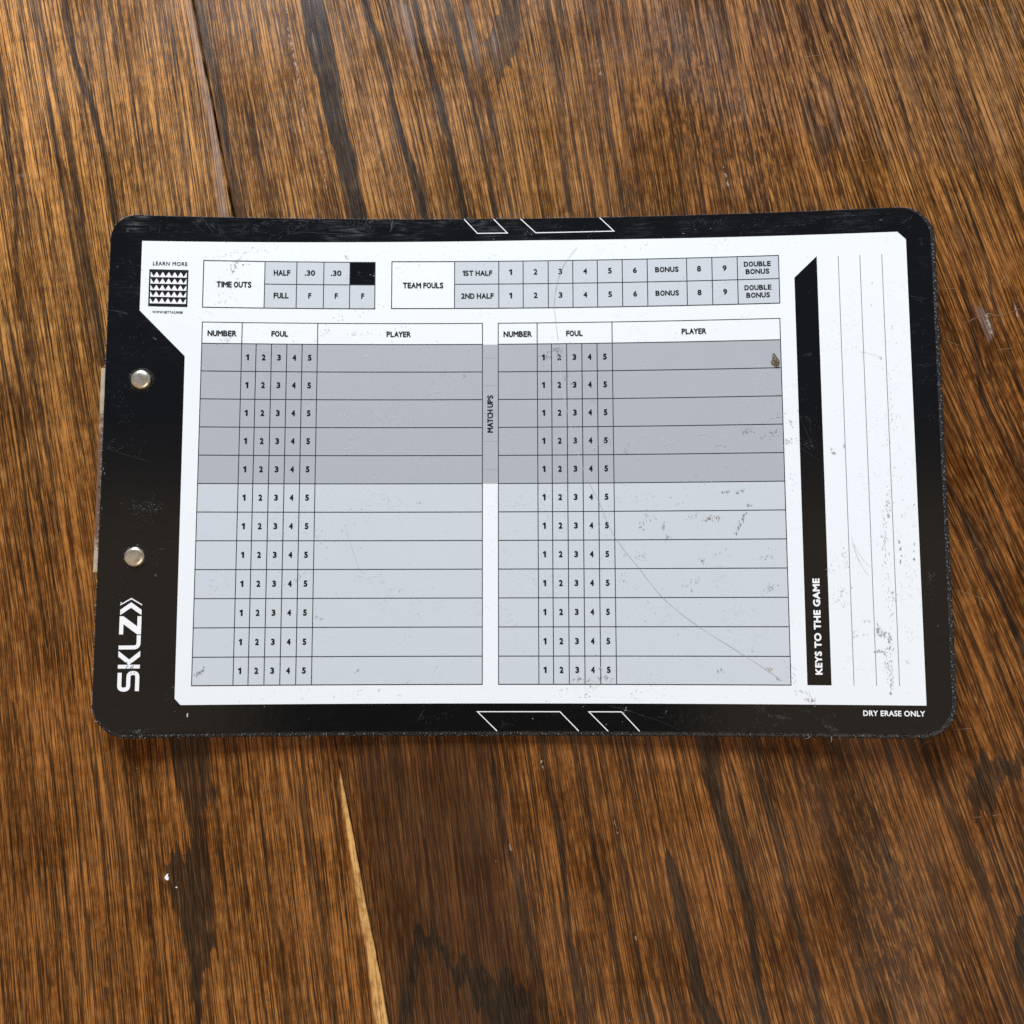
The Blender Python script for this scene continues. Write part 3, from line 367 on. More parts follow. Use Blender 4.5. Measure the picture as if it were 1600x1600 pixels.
def wood_material(name, tint):
    k = NT(name)
    _, uv = k.attr('grain')
    streak, _ = k.attr('streak'); power, _ = k.attr('power'); worn, _ = k.attr('worn')
    bare, _ = k.attr('bare'); deep, _ = k.attr('deep'); speck, _ = k.attr('speckled')
    P = k.objmm()
    fib = k.noise(uv, (1.75, 0.020, 0), 2, 0.62)
    fib2 = k.noise(uv, (1.05, 0.011, 4.0), 2, 0.55)
    fine = k.noise(uv, (2.6, 0.10, 0), 1, 0.5)
    pore = k.noise(uv, (0.80, 0.0085, 3.0), 3, 0.6, 0.12)
    mid = k.noise(uv, (0.16, 0.006, 0), 3, 0.55)
    blot = k.noise(P, (0.03, 0.022, 0.03), 3, 0.55)
    mott = k.noise(P, (0.30, 0.22, 0.3), 3, 0.6)
    short = k.noise(uv, (0.75, 0.13, 0), 3, 0.62, 0.4)
    edge = k.noise(uv, (1.1, 0.07, 3.0), 3, 0.65)
    # tone along the grain
    tone = k.math('ADD', k.math('MULTIPLY', mid, 0.75), k.math('MULTIPLY', blot, 0.55))
    tone = k.math('ADD', tone, k.math('MULTIPLY', k.math('SUBTRACT', mott, 0.5), 0.55))
    tone = k.math('ADD', tone, k.math('MULTIPLY', k.math('SUBTRACT', fine, 0.5), 0.5))
    base = k.mix(k.smooth(tone, 0.40, 0.88), (0.165 * tint, 0.064 * tint, 0.0130 * tint, 1), (0.53 * tint, 0.236 * tint, 0.054 * tint, 1))
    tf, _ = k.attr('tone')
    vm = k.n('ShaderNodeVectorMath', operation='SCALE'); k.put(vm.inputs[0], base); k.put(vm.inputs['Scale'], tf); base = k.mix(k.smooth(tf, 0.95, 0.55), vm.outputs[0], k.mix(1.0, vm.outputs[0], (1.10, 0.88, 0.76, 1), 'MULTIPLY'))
    # fibres and open pores
    line = k.math('MULTIPLY', k.smooth(fib, 0.42, 0.53), k.smooth(fib2, 0.36, 0.47))
    base = k.mix(k.math('MULTIPLY', k.math('SUBTRACT', 1.0, line), 0.86), base, (0.025, 0.0094, 0.0026, 1))
    po = k.smooth(pore, 0.405, 0.36)
    base = k.mix(k.math('MULTIPLY', po, 0.92), base, (0.017, 0.0075, 0.003, 1))
    hi = k.smooth(fine, 0.56, 0.72)
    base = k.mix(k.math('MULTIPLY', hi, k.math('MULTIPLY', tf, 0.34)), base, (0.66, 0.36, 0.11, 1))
    # flat-sawn, speckled zones
    sp = k.math('MULTIPLY', k.smooth(short, 0.53, 0.42), speck)
    base = k.mix(k.math('MULTIPLY', sp, 0.75), base, (0.036, 0.018, 0.008, 1))
    sp2 = k.math('MULTIPLY', k.smooth(short, 0.56, 0.68), speck)
    base = k.mix(k.math('MULTIPLY', sp2, 0.5), base, (0.33, 0.16, 0.045, 1))
    # weaker natural late-wood bands between the measured ones
    band = k.noise(uv, (0.40, 0.0035, 7.0), 2, 0.5)
    bm_ = k.smooth(k.math('ADD', band, k.math('MULTIPLY', k.math('SUBTRACT', edge, 0.5), 0.20)), 0.385, 0.335)
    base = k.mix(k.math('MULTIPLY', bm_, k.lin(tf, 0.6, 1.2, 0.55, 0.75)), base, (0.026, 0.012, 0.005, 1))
    # deep stain
    dp = k.math('MULTIPLY', deep, k.lin(mott, 0.3, 0.7, 0.72, 1.0), True)
    base = k.mix(k.math('MULTIPLY', dp, 0.78), base, (0.026, 0.0105, 0.005, 1))
    # dark late-wood streaks with ragged edges
    comb = k.noise(uv, (2.0, 0.022, 5.0), 2, 0.6)
    t = k.math('ADD', streak, k.math('MULTIPLY', k.math('SUBTRACT', edge, 0.5), 1.0))
    t = k.math('ADD', t, k.math('MULTIPLY', k.math('SUBTRACT', fib, 0.5), 0.55))
    t = k.math('ADD', t, k.math('MULTIPLY', k.math('SUBTRACT', comb, 0.5), 1.0))
    sm = k.math('MULTIPLY', k.smooth(t, 0.38, 0.62), power)
    strand = k.smooth(k.noise(uv, (1.6, 0.012, 9.0), 3, 0.65), 0.56, 0.66)
    sm = k.math('MULTIPLY', sm, k.math('SUBTRACT', 1.0, k.math('MULTIPLY', strand, 0.28)))
    inside = k.mix(k.smooth(fine, 0.45, 0.70), (0.011, 0.0068, 0.0042, 1), (0.046, 0.026, 0.013, 1))
    base = k.mix(k.math('MULTIPLY', sm, k.lin(fib, 0.3, 0.7, 1.0, 0.80)), base, inside)
    # worn finish, with its pale lilac-grey sheen put into the colour
    wt_ = k.math('ADD', k.math('MULTIPLY', worn, 1.0), k.math('MULTIPLY', k.math('SUBTRACT', fib, 0.5), 1.0))
    wm = k.math('MULTIPLY', k.smooth(wt_, 0.42, 0.95), k.math('GREATER_THAN', worn, 0.02))
    base = k.mix(k.math('MULTIPLY', wm, 0.58), base, (0.27, 0.205, 0.175, 1))
    wl, _ = k.attr('chipped')
    wl2 = k.smooth(k.math('ADD', wl, k.math('MULTIPLY', k.math('SUBTRACT', k.noise(P, (0.9, 0.45, 1), 2, 0.6), 0.5), 2.2)), 0.45, 0.75)
    wl2 = k.math('MULTIPLY', wl2, k.math('GREATER_THAN', wl, 0.02))
    base = k.mix(k.math('MULTIPLY', wl2, 0.6), base, (0.46, 0.38, 0.32, 1))
    # bare worn board edge
    bt = k.math('ADD', bare, k.math('MULTIPLY', k.math('SUBTRACT', edge, 0.5), 0.9))
    bcol = k.mix(k.smooth(k.math('ADD', k.math('MULTIPLY', fib, 0.6), k.math('MULTIPLY', mott, 0.4)), 0.36, 0.58), (0.27, 0.120, 0.032, 1), (0.66, 0.37, 0.125, 1))
    base = k.mix(k.math('MULTIPLY', k.smooth(bt, 0.26, 0.62), k.math('GREATER_THAN', bare, 0.02)), base, bcol)
    # dust specks
    vo = k.n('ShaderNodeTexVoronoi'); vo.inputs['Scale'].default_value = 0.085
    k.put(vo.inputs['Vector'], P)
    vs = k.math('MULTIPLY', k.smooth(vo.outputs['Distance'], 0.030, 0.014), k.smooth(k.noise(P, (0.02, 0.02, 0.02), 2), 0.5, 0.6))
    base = k.mix(k.math('MULTIPLY', vs, 0.6), base, (0.5, 0.42, 0.34, 1))
    rough = k.lin(k.math('ADD', k.math('MULTIPLY', mott, 0.6), k.math('MULTIPLY', fib, 0.4)), 0.3, 0.7, 0.30, 0.46)
    k.set(Base_Color=base, Roughness=rough)
    k.put(k.bsdf.inputs['Specular IOR Level'], k.lin(blot, 0.35, 0.65, 0.08, 0.26))
    h = k.math('ADD', k.math('MULTIPLY', line, 0.6), k.math('MULTIPLY', k.math('SUBTRACT', 1.0, po), 0.8))
    h = k.math('ADD', h, k.math('MULTIPLY', mott, 0.35))
    h = k.math('SUBTRACT', h, k.math('MULTIPLY', sm, 0.35))
    k.bump(h, 0.5, 0.00020)
    return k.mat

def plank(name, side, mat, label, parent):
    ys = np.concatenate([np.arange(-420, -262, 12.0), np.arange(-262, 262, 1.0), np.arange(262, 421, 12.0)])
    if side < 0:
        o = -np.concatenate([[0.12, 0.2, 0.45, 0.9, 1.5], np.arange(2.2, 205, 1.0), np.arange(205, 330, 12.0)])
        o = o[::-1]
    else:
        o = np.concatenate([[0.10, 0.25, 0.5, 0.9, 1.5], np.arange(2.2, 432, 1.0), np.arange(432, 560, 12.0)])
    O, Y = np.meshgrid(o, ys)
    wob = 0.25 * np.sin(Y * 0.11) + 0.18 * np.sin(Y * 0.037 + 1)
    open_ = np.interp(ys, [-240, -150, 110, 240], [0.0, 0.0, 0.32, 0.46])[:, None]
    X = seam_x(Y) + O + wob * np.exp(-np.abs(O) / 3) + side * open_ * np.exp(-np.abs(O) / 2)
    Z = -0.55 * np.exp(-np.abs(O) / 0.32)
    Z += 0.05 * np.sin(X * 0.05 + 1) * np.sin(Y * 0.03)
    ny, nx = X.shape
    # skirt: last ring drops to the underside so the board has thickness
    co = np.stack([X, Y, Z], -1).reshape(-1, 3)
    idx = np.arange(ny * nx).reshape(ny, nx)
    quads = np.stack([idx[:-1, :-1], idx[:-1, 1:], idx[1:, 1:], idx[1:, :-1]], -1).reshape(-1, 4)
    border = np.concatenate([idx[0, :], idx[1:, -1], idx[-1, -2::-1], idx[-2:0:-1, 0]])
    low = co[border].copy(); low[:, 2] = -24.0
    lid = np.arange(len(border)) + len(co)
    nb = np.roll(border, -1); nl = np.roll(lid, -1)
    skirt = np.stack([border, lid, nl, nb], -1)
    verts = np.concatenate([co, low]); faces = np.concatenate([quads, skirt])
    me = bpy.data.meshes.new(name)
    me.vertices.add(len(verts)); me.vertices.foreach_set('co', (verts * MM).ravel())
    me.loops.add(faces.size); me.loops.foreach_set('vertex_index', faces.ravel())
    me.polygons.add(len(faces)); me.polygons.foreach_set('loop_start', np.arange(len(faces)) * 4)
    me.update(calc_edges=True)
    VX, VY = verts[:, 0], verts[:, 1]
    def put(nm, arr):
        a = me.attributes.new(nm, 'FLOAT', 'POINT'); a.data.foreach_set('value', arr.astype(np.float32))
    u = grain_u(VX, VY)
    off = 0.0 if side < 0 else 900.0
    g = me.attributes.new('grain', 'FLOAT_VECTOR', 'POINT')
    g.data.foreach_set('vector', np.stack([u + off, VY + off, np.zeros_like(u)], -1).astype(np.float32).ravel())
    m, st = streak_mask(VX, VY, STREAKS, 2.3)
    spk = np.random.default_rng(3 + side).uniform(-1, 1, 4000)
    def spikes(period):
        q = (u + 900) / period
        return np.interp(q, np.arange(4000), spk)
    YS = VY + 6.0 * spikes(1.3) + 5.0 * spikes(3.7)
    m, st = poly_mask(VX, YS, DARK_PATCHES, m, st)
    O_ = VX - seam_x(VY)
    crack = np.clip(1.6 - np.abs(O_) / (0.35 if side < 0 else 0.6), 0, 1) * np.clip((VY - (-118 if side < 0 else -400)) / 20, 0, 1)
    st = np.where(crack > 0.3, 1.0, st); m = np.maximum(m, crack * 1.6)
    hole, _ = poly_mask(VX, VY, KNOT_HEART)
    m = m * (1 - hole)
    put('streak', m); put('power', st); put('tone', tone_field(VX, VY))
    w1, ws = poly_mask(VX, VY, WORN_PATCHES); put('worn', w1 * ws)
    c1, cs = streak_mask(VX, VY, WORN_LINES, 0.8); put('chipped', c1 * cs)
    bw = np.interp(-VY, *zip(*[(-y_, w_) for y_, w_ in BARE_WIDTH])) if side < 0 else np.zeros_like(VX)
    put('bare', np.clip(1.25 + O_ / np.maximum(bw, 1e-3), 0, 1) * (bw > 0.05) * (O_ <= 0))
    d1, ds = poly_mask(VX, YS, DEEP_STAIN)
    put('deep', d1 * ds if side > 0 else d1 * ds * (O_ < -40))
    sp = np.zeros_like(VX)
    for cx, cy, rx, ry, s in SPECKLED:
        sp = np.maximum(sp, s * np.clip(1.6 - np.hypot((VX - cx - 0.2 * (cy - VY)) / rx, (VY - cy) / ry) * 1.6, 0, 1))
    put('speckled', np.clip(sp, 0, 1))
    me.materials.append(mat)
    me.polygons.foreach_set('use_smooth', np.ones(len(faces), bool))
    ob = bpy.data.objects.new(name, me)
    COL.objects.link(ob)
    ob.parent = parent
    ob['label'] = label
    return ob

table = bpy.data.objects.new('tabletop', None)
COL.objects.link(table)
table['kind'] = 'structure'
table['label'] = 'dark stained oak tabletop of two joined planks'
table['category'] = 'tabletop'
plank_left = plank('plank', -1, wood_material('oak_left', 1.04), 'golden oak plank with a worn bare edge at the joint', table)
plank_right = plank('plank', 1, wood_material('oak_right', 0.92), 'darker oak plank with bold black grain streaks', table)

def scratches(name, lines, parent, rgb, label):
    bm = bmesh.new()
    for w, pts in lines:
        P = [Vector((a, b_)) for a, b_ in pts]; q = []
        for i in range(len(P) - 1):
            p0, p1, p2, p3 = P[max(i - 1, 0)], P[i], P[i + 1], P[min(i + 2, len(P) - 1)]
            for j in range(5):
                u = j / 5; q.append(0.5 * ((2 * p1) + (p2 - p0) * u + (2 * p0 - 5 * p1 + 4 * p2 - p3) * u * u + (3 * p1 - p0 - 3 * p2 + p3) * u ** 3))
        q.append(P[-1]); L = []
        for i, c in enumerate(q):
            d = (q[min(i + 1, len(q) - 1)] - q[max(i - 1, 0)]).normalized(); n = Vector((-d.y, d.x)); t = i / (len(q) - 1)
            r = w * 0.36 * max(0.12, math.sin(math.pi * min(1, max(0, t * 0.96 + 0.02))) ** 0.5 * (0.7 + 0.3 * math.sin(i * 2.1)))
            L.append((bm.verts.new((*((c + n * r) * MM), 0.10 * MM)), bm.verts.new((*((c - n * r) * MM), 0.10 * MM))))
        for a, b_ in zip(L[:-1], L[1:]):
            bm.faces.new((a[1], b_[1], b_[0], a[0]))
    me = bpy.data.meshes.new(name); bm.to_mesh(me); bm.free()
    k = NT(name); k.set(Base_Color=(*rgb, 1), Roughness=0.6); me.materials.append(k.mat)
    ob = bpy.data.objects.new(name, me); COL.objects.link(ob); ob.parent = parent; ob['label'] = label; ob['kind'] = 'stuff'
scratches('scratches', PALE_SCRATCH, plank_right, (0.25, 0.165, 0.10), 'fine pale scratches in the finish')
scratches('scratches', DARK_SCRATCH, plank_left, (0.03, 0.018, 0.01), 'short dark curved scratches')

# ================================================================== CLIPBOARD
def bow(x):
    t = x / 150.0
    return 6.136 * t * t - 0.2765 * t ** 3 + LIFT

clip_root = bpy.data.objects.new('clipboard', None)
COL.objects.link(clip_root)
clip_root['label'] = 'scuffed black basketball coaching clipboard with white score sheet lying on the wooden table'
clip_root['category'] = 'clipboard'

class Sheet:
    """Flat printing: polygons at tiny heights above the board, bent with the board's bow."""
    def __init__(self):
        self.bm = bmesh.new(); self.mats = []
    def mi(self, mat):
        if mat not in self.mats:
            self.mats.append(mat)
        return self.mats.index(mat)
    def poly(self, pts, h, mat):
        vs = [self.bm.verts.new((p[0], p[1], h)) for p in pts]
        a = sum(pts[i][0] * pts[(i + 1) % len(pts)][1] - pts[(i + 1) % len(pts)][0] * pts[i][1] for i in range(len(pts)))
        if a < 0:
            vs.reverse()
        f = self.bm.faces.new(vs); f.material_index = self.mi(mat)
        return f
    def rect(self, x0, y0, x1, y1, h, mat):
        return self.poly([(x0, y0), (x1, y0), (x1, y1), (x0, y1)], h, mat)
    def line(self, a, b, w, h, mat):
        d = Vector((b[0] - a[0], b[1] - a[1])); n = Vector((-d.y, d.x)).normalized() * (w / 2)
        self.poly([(a[0] + n.x, a[1] + n.y), (b[0] + n.x, b[1] + n.y), (b[0] - n.x, b[1] - n.y), (a[0] - n.x, a[1] - n.y)], h, mat)
    def path(self, pts, w, h, mat):
        """stroke of constant width with mitred joints"""
        P = [Vector(p) for p in pts]; L = []; R = []
        for i, p in enumerate(P):
            d0 = (p - P[i - 1]).normalized() if i else (P[1] - p).normalized()
            d1 = (P[i + 1] - p).normalized() if i < len(P) - 1 else d0
            t = (d0 + d1).normalized(); n = Vector((-t.y, t.x)); c = max(0.4, n.dot(Vector((-d0.y, d0.x))))
            ww = w[i] if isinstance(w, (list, tuple)) else w
            L.append(p + n * (ww / 2 / c)); R.append(p - n * (ww / 2 / c))
        for i in range(len(P) - 1):
            self.poly([R[i], R[i + 1], L[i + 1], L[i]], h, mat)
    def text(self, body, cx, cy, width, height, h, mat, bold=0.046, rot=0.0, track=1.10):
        V, T, (x0, y0, x1, y1) = glyphs(body, track)
        kx = (width - 2 * bold * height) / (x1 - x0); ky = (height - 2 * bold * height) / (y1 - y0)
        c, s = math.cos(rot), math.sin(rot)
        b = bold * height
        offs = [(0, 0)] + ([(b * math.cos(q), b * math.sin(q)) for q in [i * math.pi / 4 for i in range(8)]] if b > 0 else [])
        i = self.mi(mat)
        for j, (ox, oy) in enumerate(offs):
            vs = []
            for vx, vy in V:
                lx = (vx - (x0 + x1) / 2) * kx + ox; ly = (vy - (y0 + y1) / 2) * ky + oy
                vs.append(self.bm.verts.new((cx + lx * c - ly * s, cy + lx * s + ly * c, h + 0.003 * j)))
            for t in T:
                f = self.bm.faces.new([vs[q] for q in t]); f.material_index = i
                if f.normal.z < 0: pass
    def build(self, name, parent, step=8.0, label=None):
        bm = self.bm
        if bm.verts:
            xs = [v.co.x for v in bm.verts]; x = math.floor(min(xs) / step) * step
            while x < max(xs):
                big = [f for f in bm.faces if min(v.co.x for v in f.verts) < x - 1e-3 and max(v.co.x for v in f.verts) > x + 1e-3
                       and (max(v.co.x for v in f.verts) - min(v.co.x for v in f.verts)) > step * 0.5]
                if big:
                    g = set(big)
                    for f in big:
                        g.update(f.edges); g.update(f.verts)
                    bmesh.ops.bisect_plane(bm, geom=list(g), plane_co=(x, 0, 0), plane_no=(1, 0, 0), dist=1e-5)
                x += step
        for v in bm.verts:
            v.co.z += bow(v.co.x); v.co *= MM
        bmesh.ops.recalc_face_normals(bm, faces=bm.faces[:])
        for f in bm.faces:
            f.normal_update()
            if f.normal.z < 0:
                f.normal_flip()
        me = bpy.data.meshes.new(name); bm.to_mesh(me); bm.free()
        for m in self.mats:
            me.materials.append(m)
        ob = bpy.data.objects.new(name, me); COL.objects.link(ob); ob.parent = parent
        if label:
            ob['label'] = label
        return ob

_cache = {}
def _raw(body, track):
    cu = bpy.data.curves.new('lettering', 'FONT'); cu.body = body; cu.fill_mode = 'FRONT'; cu.dimensions = '2D'
    cu.resolution_u = 3; cu.space_character = track
    ob = bpy.data.objects.new('lettering', cu)
    COL.objects.link(ob)
    dg = bpy.context.evaluated_depsgraph_get()
    me = ob.evaluated_get(dg).to_mesh()
    V = [(v.co.x, v.co.y) for v in me.vertices]; T = [tuple(p.vertices) for p in me.polygons]
    ob.evaluated_get(dg).to_mesh_clear()
    bpy.data.objects.remove(ob); bpy.data.curves.remove(cu)
    return V, T
ONE_V = [(0.16, 0.0), (0.27, 0.0), (0.27, 0.70), (0.185, 0.70), (0.16, 0.665), (0.16, 0.56), (0.02, 0.475), (0.02, 0.585)]
ONE_T = [(0, 1, 2, 3, 4), (5, 6, 7, 4)]
NARROW = {'O': .74, 'C': .80, 'G': .80, 'Q': .74, 'D': .84, 'U': .88, 'N': .92, 'M': .97, 'A': .88, 'H': .92, 'K': .95, 'T': .96, 'Y': .95,
          'S': 1.12, 'E': 1.08, 'F': 1.08, 'L': 1.05, 'B': 1.06, 'P': 1.05, 'R': 1.02}
TIGHT = {'AY': .6, 'YE': .25, 'LA': .05, 'AT': .6, 'TC': .3, 'KE': .3, 'TO': .3, 'FO': .2, 'PL': 0, 'TE': 0, 'EA': .2, 'AM': .1, 'RA': .1, 'LY': .6, 'RY': .3, 'FA': .5, 'AL': .1, 'LF': 0}
def condensed(body):
    V, T, x = [], [], 0.0
    for i, ch in enumerate(body):
        if ch == ' ':
            x += 0.25; continue
        gv, gt = _raw(ch, 1.0); k_ = NARROW.get(ch, 1.0)
        m = min(v[0] for v in gv); n = len(V); wd = (max(v[0] for v in gv) - m) * k_
        gap = 0.12 * (1 - TIGHT.get(body[i - 1] + ch, 0) * 1.3) if V else 0
        x += gap
        V += [(x + (a - m) * k_, b_) for a, b_ in gv]; T += [tuple(q + n for q in t) for t in gt]
        x += wd
    return V, T
def glyphs(body, track=1.0):
    key = (body, track)
    if key in _cache:
        return _cache[key]
    if body.startswith('1'):
        V = list(ONE_V); T = list(ONE_T)
        if len(body) > 1:
            v2, t2 = condensed(body[1:]); m = min(v[0] for v in v2); n = len(V)
            V += [(a - m + 0.36, b) for a, b in v2]; T += [tuple(q + n for q in t) for t in t2]
    elif len(body) > 1 and track == 1.10:
        V, T = condensed(body)
    else:
        V, T = _raw(body, track)
    bb = (min(v[0] for v in V), min(v[1] for v in V), max(v[0] for v in V), max(v[1] for v in V))
    _cache[key] = (V, T, bb)
    return _cache[key]

# ---- materials of the printing
def print_mat(name, rgb, rough=0.32, grime=0.0):
    k = NT(name); P = k.objmm()
    c = (rgb[0], rgb[1], rgb[2], 1)
    if grime:
        a = k.noise(P, (0.05, 0.06, 0.05), 4, 0.6); b = k.noise(P, (0.55, 0.9, 0.5), 3, 0.6)
        g = k.math('MULTIPLY', k.smooth(a, 0.46, 0.70), k.smooth(b, 0.50, 0.68))
        col_ = k.mix(k.math('MULTIPLY', g, grime), c, (rgb[0] * 0.55, rgb[1] * 0.53, rgb[2] * 0.50, 1))
        gr = k.noise(P, (2.6, 2.6, 2.6), 2, 0.6)
        col_ = k.mix(k.lin(gr, 0.35, 0.65, 0.0, 0.10), col_, (rgb[0] * 0.80, rgb[1] * 0.80, rgb[2] * 0.82, 1))
        k.set(Base_Color=col_)
        k.set(Roughness=k.lin(a, 0.3, 0.7, rough - 0.06, rough + 0.10))
    else:
        k.set(Base_Color=c, Roughness=rough)
    return k.mat
WHITE = print_mat('sheet_white', (0.775, 0.812, 0.84), 0.36, 0.30)
LIGHT = print_mat('cell_light_grey', (0.54, 0.58, 0.622), 0.36, 0.30)
DARKC = print_mat('cell_mid_grey', (0.385, 0.408, 0.438), 0.36, 0.28)
INK = print_mat('ink_black', (0.006, 0.006, 0.009), 0.28)
INKL = print_mat('ink_line', (0.014, 0.014, 0.022), 0.35)
INKT = print_mat('ink_thin_line', (0.17, 0.175, 0.19), 0.35)
PALE = print_mat('print_white', (0.82, 0.82, 0.84), 0.36)
def film_material():
    k = NT('black_film'); P = k.objmm()
    a = k.noise(P, (0.035, 0.05, 0.05), 4, 0.62); b = k.noise(P, (0.10, 1.1, 0.5), 4, 0.68, 0.6)
    sepz = k.n('ShaderNodeSeparateXYZ'); k.put(sepz.inputs[0], P)
    top = k.smooth(sepz.outputs[1], 40.0, 122.0)          # the scuffed end of the film
    haze = k.math('MULTIPLY', k.smooth(a, 0.42, 0.72), k.smooth(b, 0.42, 0.75))
    haze = k.math('MULTIPLY', haze, k.math('ADD', 0.10, k.math('MULTIPLY', top, 0.90)))
    vo = k.n('ShaderNodeTexVoronoi'); vo.inputs['Scale'].default_value = 0.5
    k.put(vo.inputs['Vector'], P)
    dust = k.math('MULTIPLY', k.smooth(vo.outputs['Distance'], 0.10, 0.05), k.smooth(k.noise(P, (0.04, 0.04, 0.04), 3), 0.52, 0.66))
    c = k.mix(k.math('MULTIPLY', haze, 0.55), (0.0045, 0.0045, 0.005, 1), (0.075, 0.078, 0.085, 1))
    c = k.mix(k.math('MULTIPLY', dust, 0.15), c, (0.25, 0.25, 0.25, 1))
    k.set(Base_Color=c, Roughness=k.math('ADD', 0.07, k.math('MULTIPLY', haze, 0.5)))
    k.bsdf.inputs['Specular IOR Level'].default_value = 0.55
    k.bump(k.noise(P, (0.25, 0.3, 0.25), 2, 0.5), 0.12, 0.00012)
    return k.mat
FILM = film_material()
def vinyl_material():
    k = NT('woven_black_cover'); P = k.objmm()
    vo = k.n('ShaderNodeTexVoronoi'); vo.inputs['Scale'].default_value = 0.62
    k.put(vo.inputs['Vector'], P)
    d = vo.outputs['Distance']
    f = k.noise(P, (1.4, 1.4, 1.4), 3, 0.7)
    hi = k.smooth(d, 0.34, 0.10)
    c = k.mix(hi, (0.010, 0.010, 0.012, 1), (0.105, 0.106, 0.110, 1))  # highlights on the weave pebbles are painted into the colour
    c = k.mix(k.math('MULTIPLY', k.smooth(f, 0.60, 0.74), 0.7), c, (0.22, 0.215, 0.21, 1))
    k.set(Base_Color=c, Roughness=0.46)
    k.bump(k.math('SUBTRACT', 1.0, k.smooth(d, 0.0, 0.62)), 1.0, 0.0009)
    return k.mat
VINYL = vinyl_material()

# ---- outline of a rounded rectangle, corner radii TL,TR,BR,BL
def outline(x0, y0, x1, y1, radii, inset=0.0, n=12, step=4.0):
    x0 += inset; y0 += inset; x1 -= inset; y1 -= inset
    tl, tr, br, bl = [max(0.5, r - inset) for r in radii]
    pts = []
    def arc(cx, cy, r, a0, a1):
        for i in range(n + 1):
            a = math.radians(a0 + (a1 - a0) * i / n); pts.append((cx + r * math.cos(a), cy + r * math.sin(a)))
    def seg(a, b, m):
        for i in range(1, m):
            t = i / m; pts.append((a[0] + (b[0] - a[0]) * t, a[1] + (b[1] - a[1]) * t))
    NX, NY = 90, 55
    arc(x0 + bl, y0 + bl, bl, 180, 270); seg((x0 + bl, y0), (x1 - br, y0), NX)
    arc(x1 - br, y0 + br, br, 270, 360); seg((x1, y0 + br), (x1, y1 - tr), NY)
    arc(x1 - tr, y1 - tr, tr, 0, 90); seg((x1 - tr, y1), (x0 + tl, y1), NX)
    arc(x0 + tl, y1 - tl, tl, 90, 180); seg((x0, y1 - tl), (x0, y0 + bl), NY)
    return pts

def slab(name, rings, mat, parent, cap_inset=None, wobble=0.0, smooth=True):
    """rings: list of (outline points, z) from bottom to top; closed with strips cut on x so that it bends"""
    bm = bmesh.new(); loops = []
    for pts, z in rings:
        L = []
        for i, (x, y) in enumerate(pts):
            w = wobble * (math.sin(i * 1.7) * 0.5 + math.sin(i * 0.63 + 1) * 0.5 + random.uniform(-.6, .6)) if wobble else 0
            cx = 13.0; d = Vector((x - cx, y - 6.0)).normalized()
            L.append(bm.verts.new((x + d.x * w, y + d.y * w, z)))
        loops.append(L)
    n = len(loops[0])
    for a, b in zip(loops[:-1], loops[1:]):
        for i in range(n):
            bm.faces.new((a[i], a[(i + 1) % n], b[(i + 1) % n], b[i]))
    top = bm.faces.new(loops[-1]); bot = bm.faces.new(list(reversed(loops[0])))
    x = -176.0
    for f in bm.faces:
        f.smooth = smooth
    top.smooth = bot.smooth = False
    while x < 204:
        bmesh.ops.bisect_plane(bm, geom=bm.faces[:] + bm.edges[:] + bm.verts[:], plane_co=(x, 0, 0), plane_no=(1, 0, 0), dist=1e-4)
        x += 8.0
    for v in bm.verts:
        v.co.z += bow(v.co.x); v.co *= MM
    bmesh.ops.recalc_face_normals(bm, faces=bm.faces[:])
    me = bpy.data.meshes.new(name); bm.to_mesh(me); bm.free(); me.materials.append(mat)
    ob = bpy.data.objects.new(name, me); COL.objects.link(ob); ob.parent = parent
    return ob

RAD = (12.5, 15.5, 15.5, 15.5)
RIM = (-175.7, -113.4, 202.8, 125.9)
ol = lambda ins: outline(*RIM, RAD, ins)
backing = slab('backing_board', [(ol(1.3), -4.2), (ol(0.45), -3.9), (ol(0.06), -3.1), (ol(0.0), -2.0), (ol(0.15), -1.1), (ol(0.7), -0.62), (ol(1.6), -0.45)], VINYL, clip_root, wobble=0.05)
fo = lambda ins: outline(-174.9, -111.1, 200.3, 125.2, (11.5, 14.5, 14.5, 15.0), ins)
film = slab('face_panel', [(fo(0.10), -0.44), (fo(0.0), -0.30), (fo(0.0), -0.10), (fo(0.12), 0.0)], FILM, clip_root, wobble=0.04, smooth=False)
film['label'] = 'glossy scratched black plastic face'

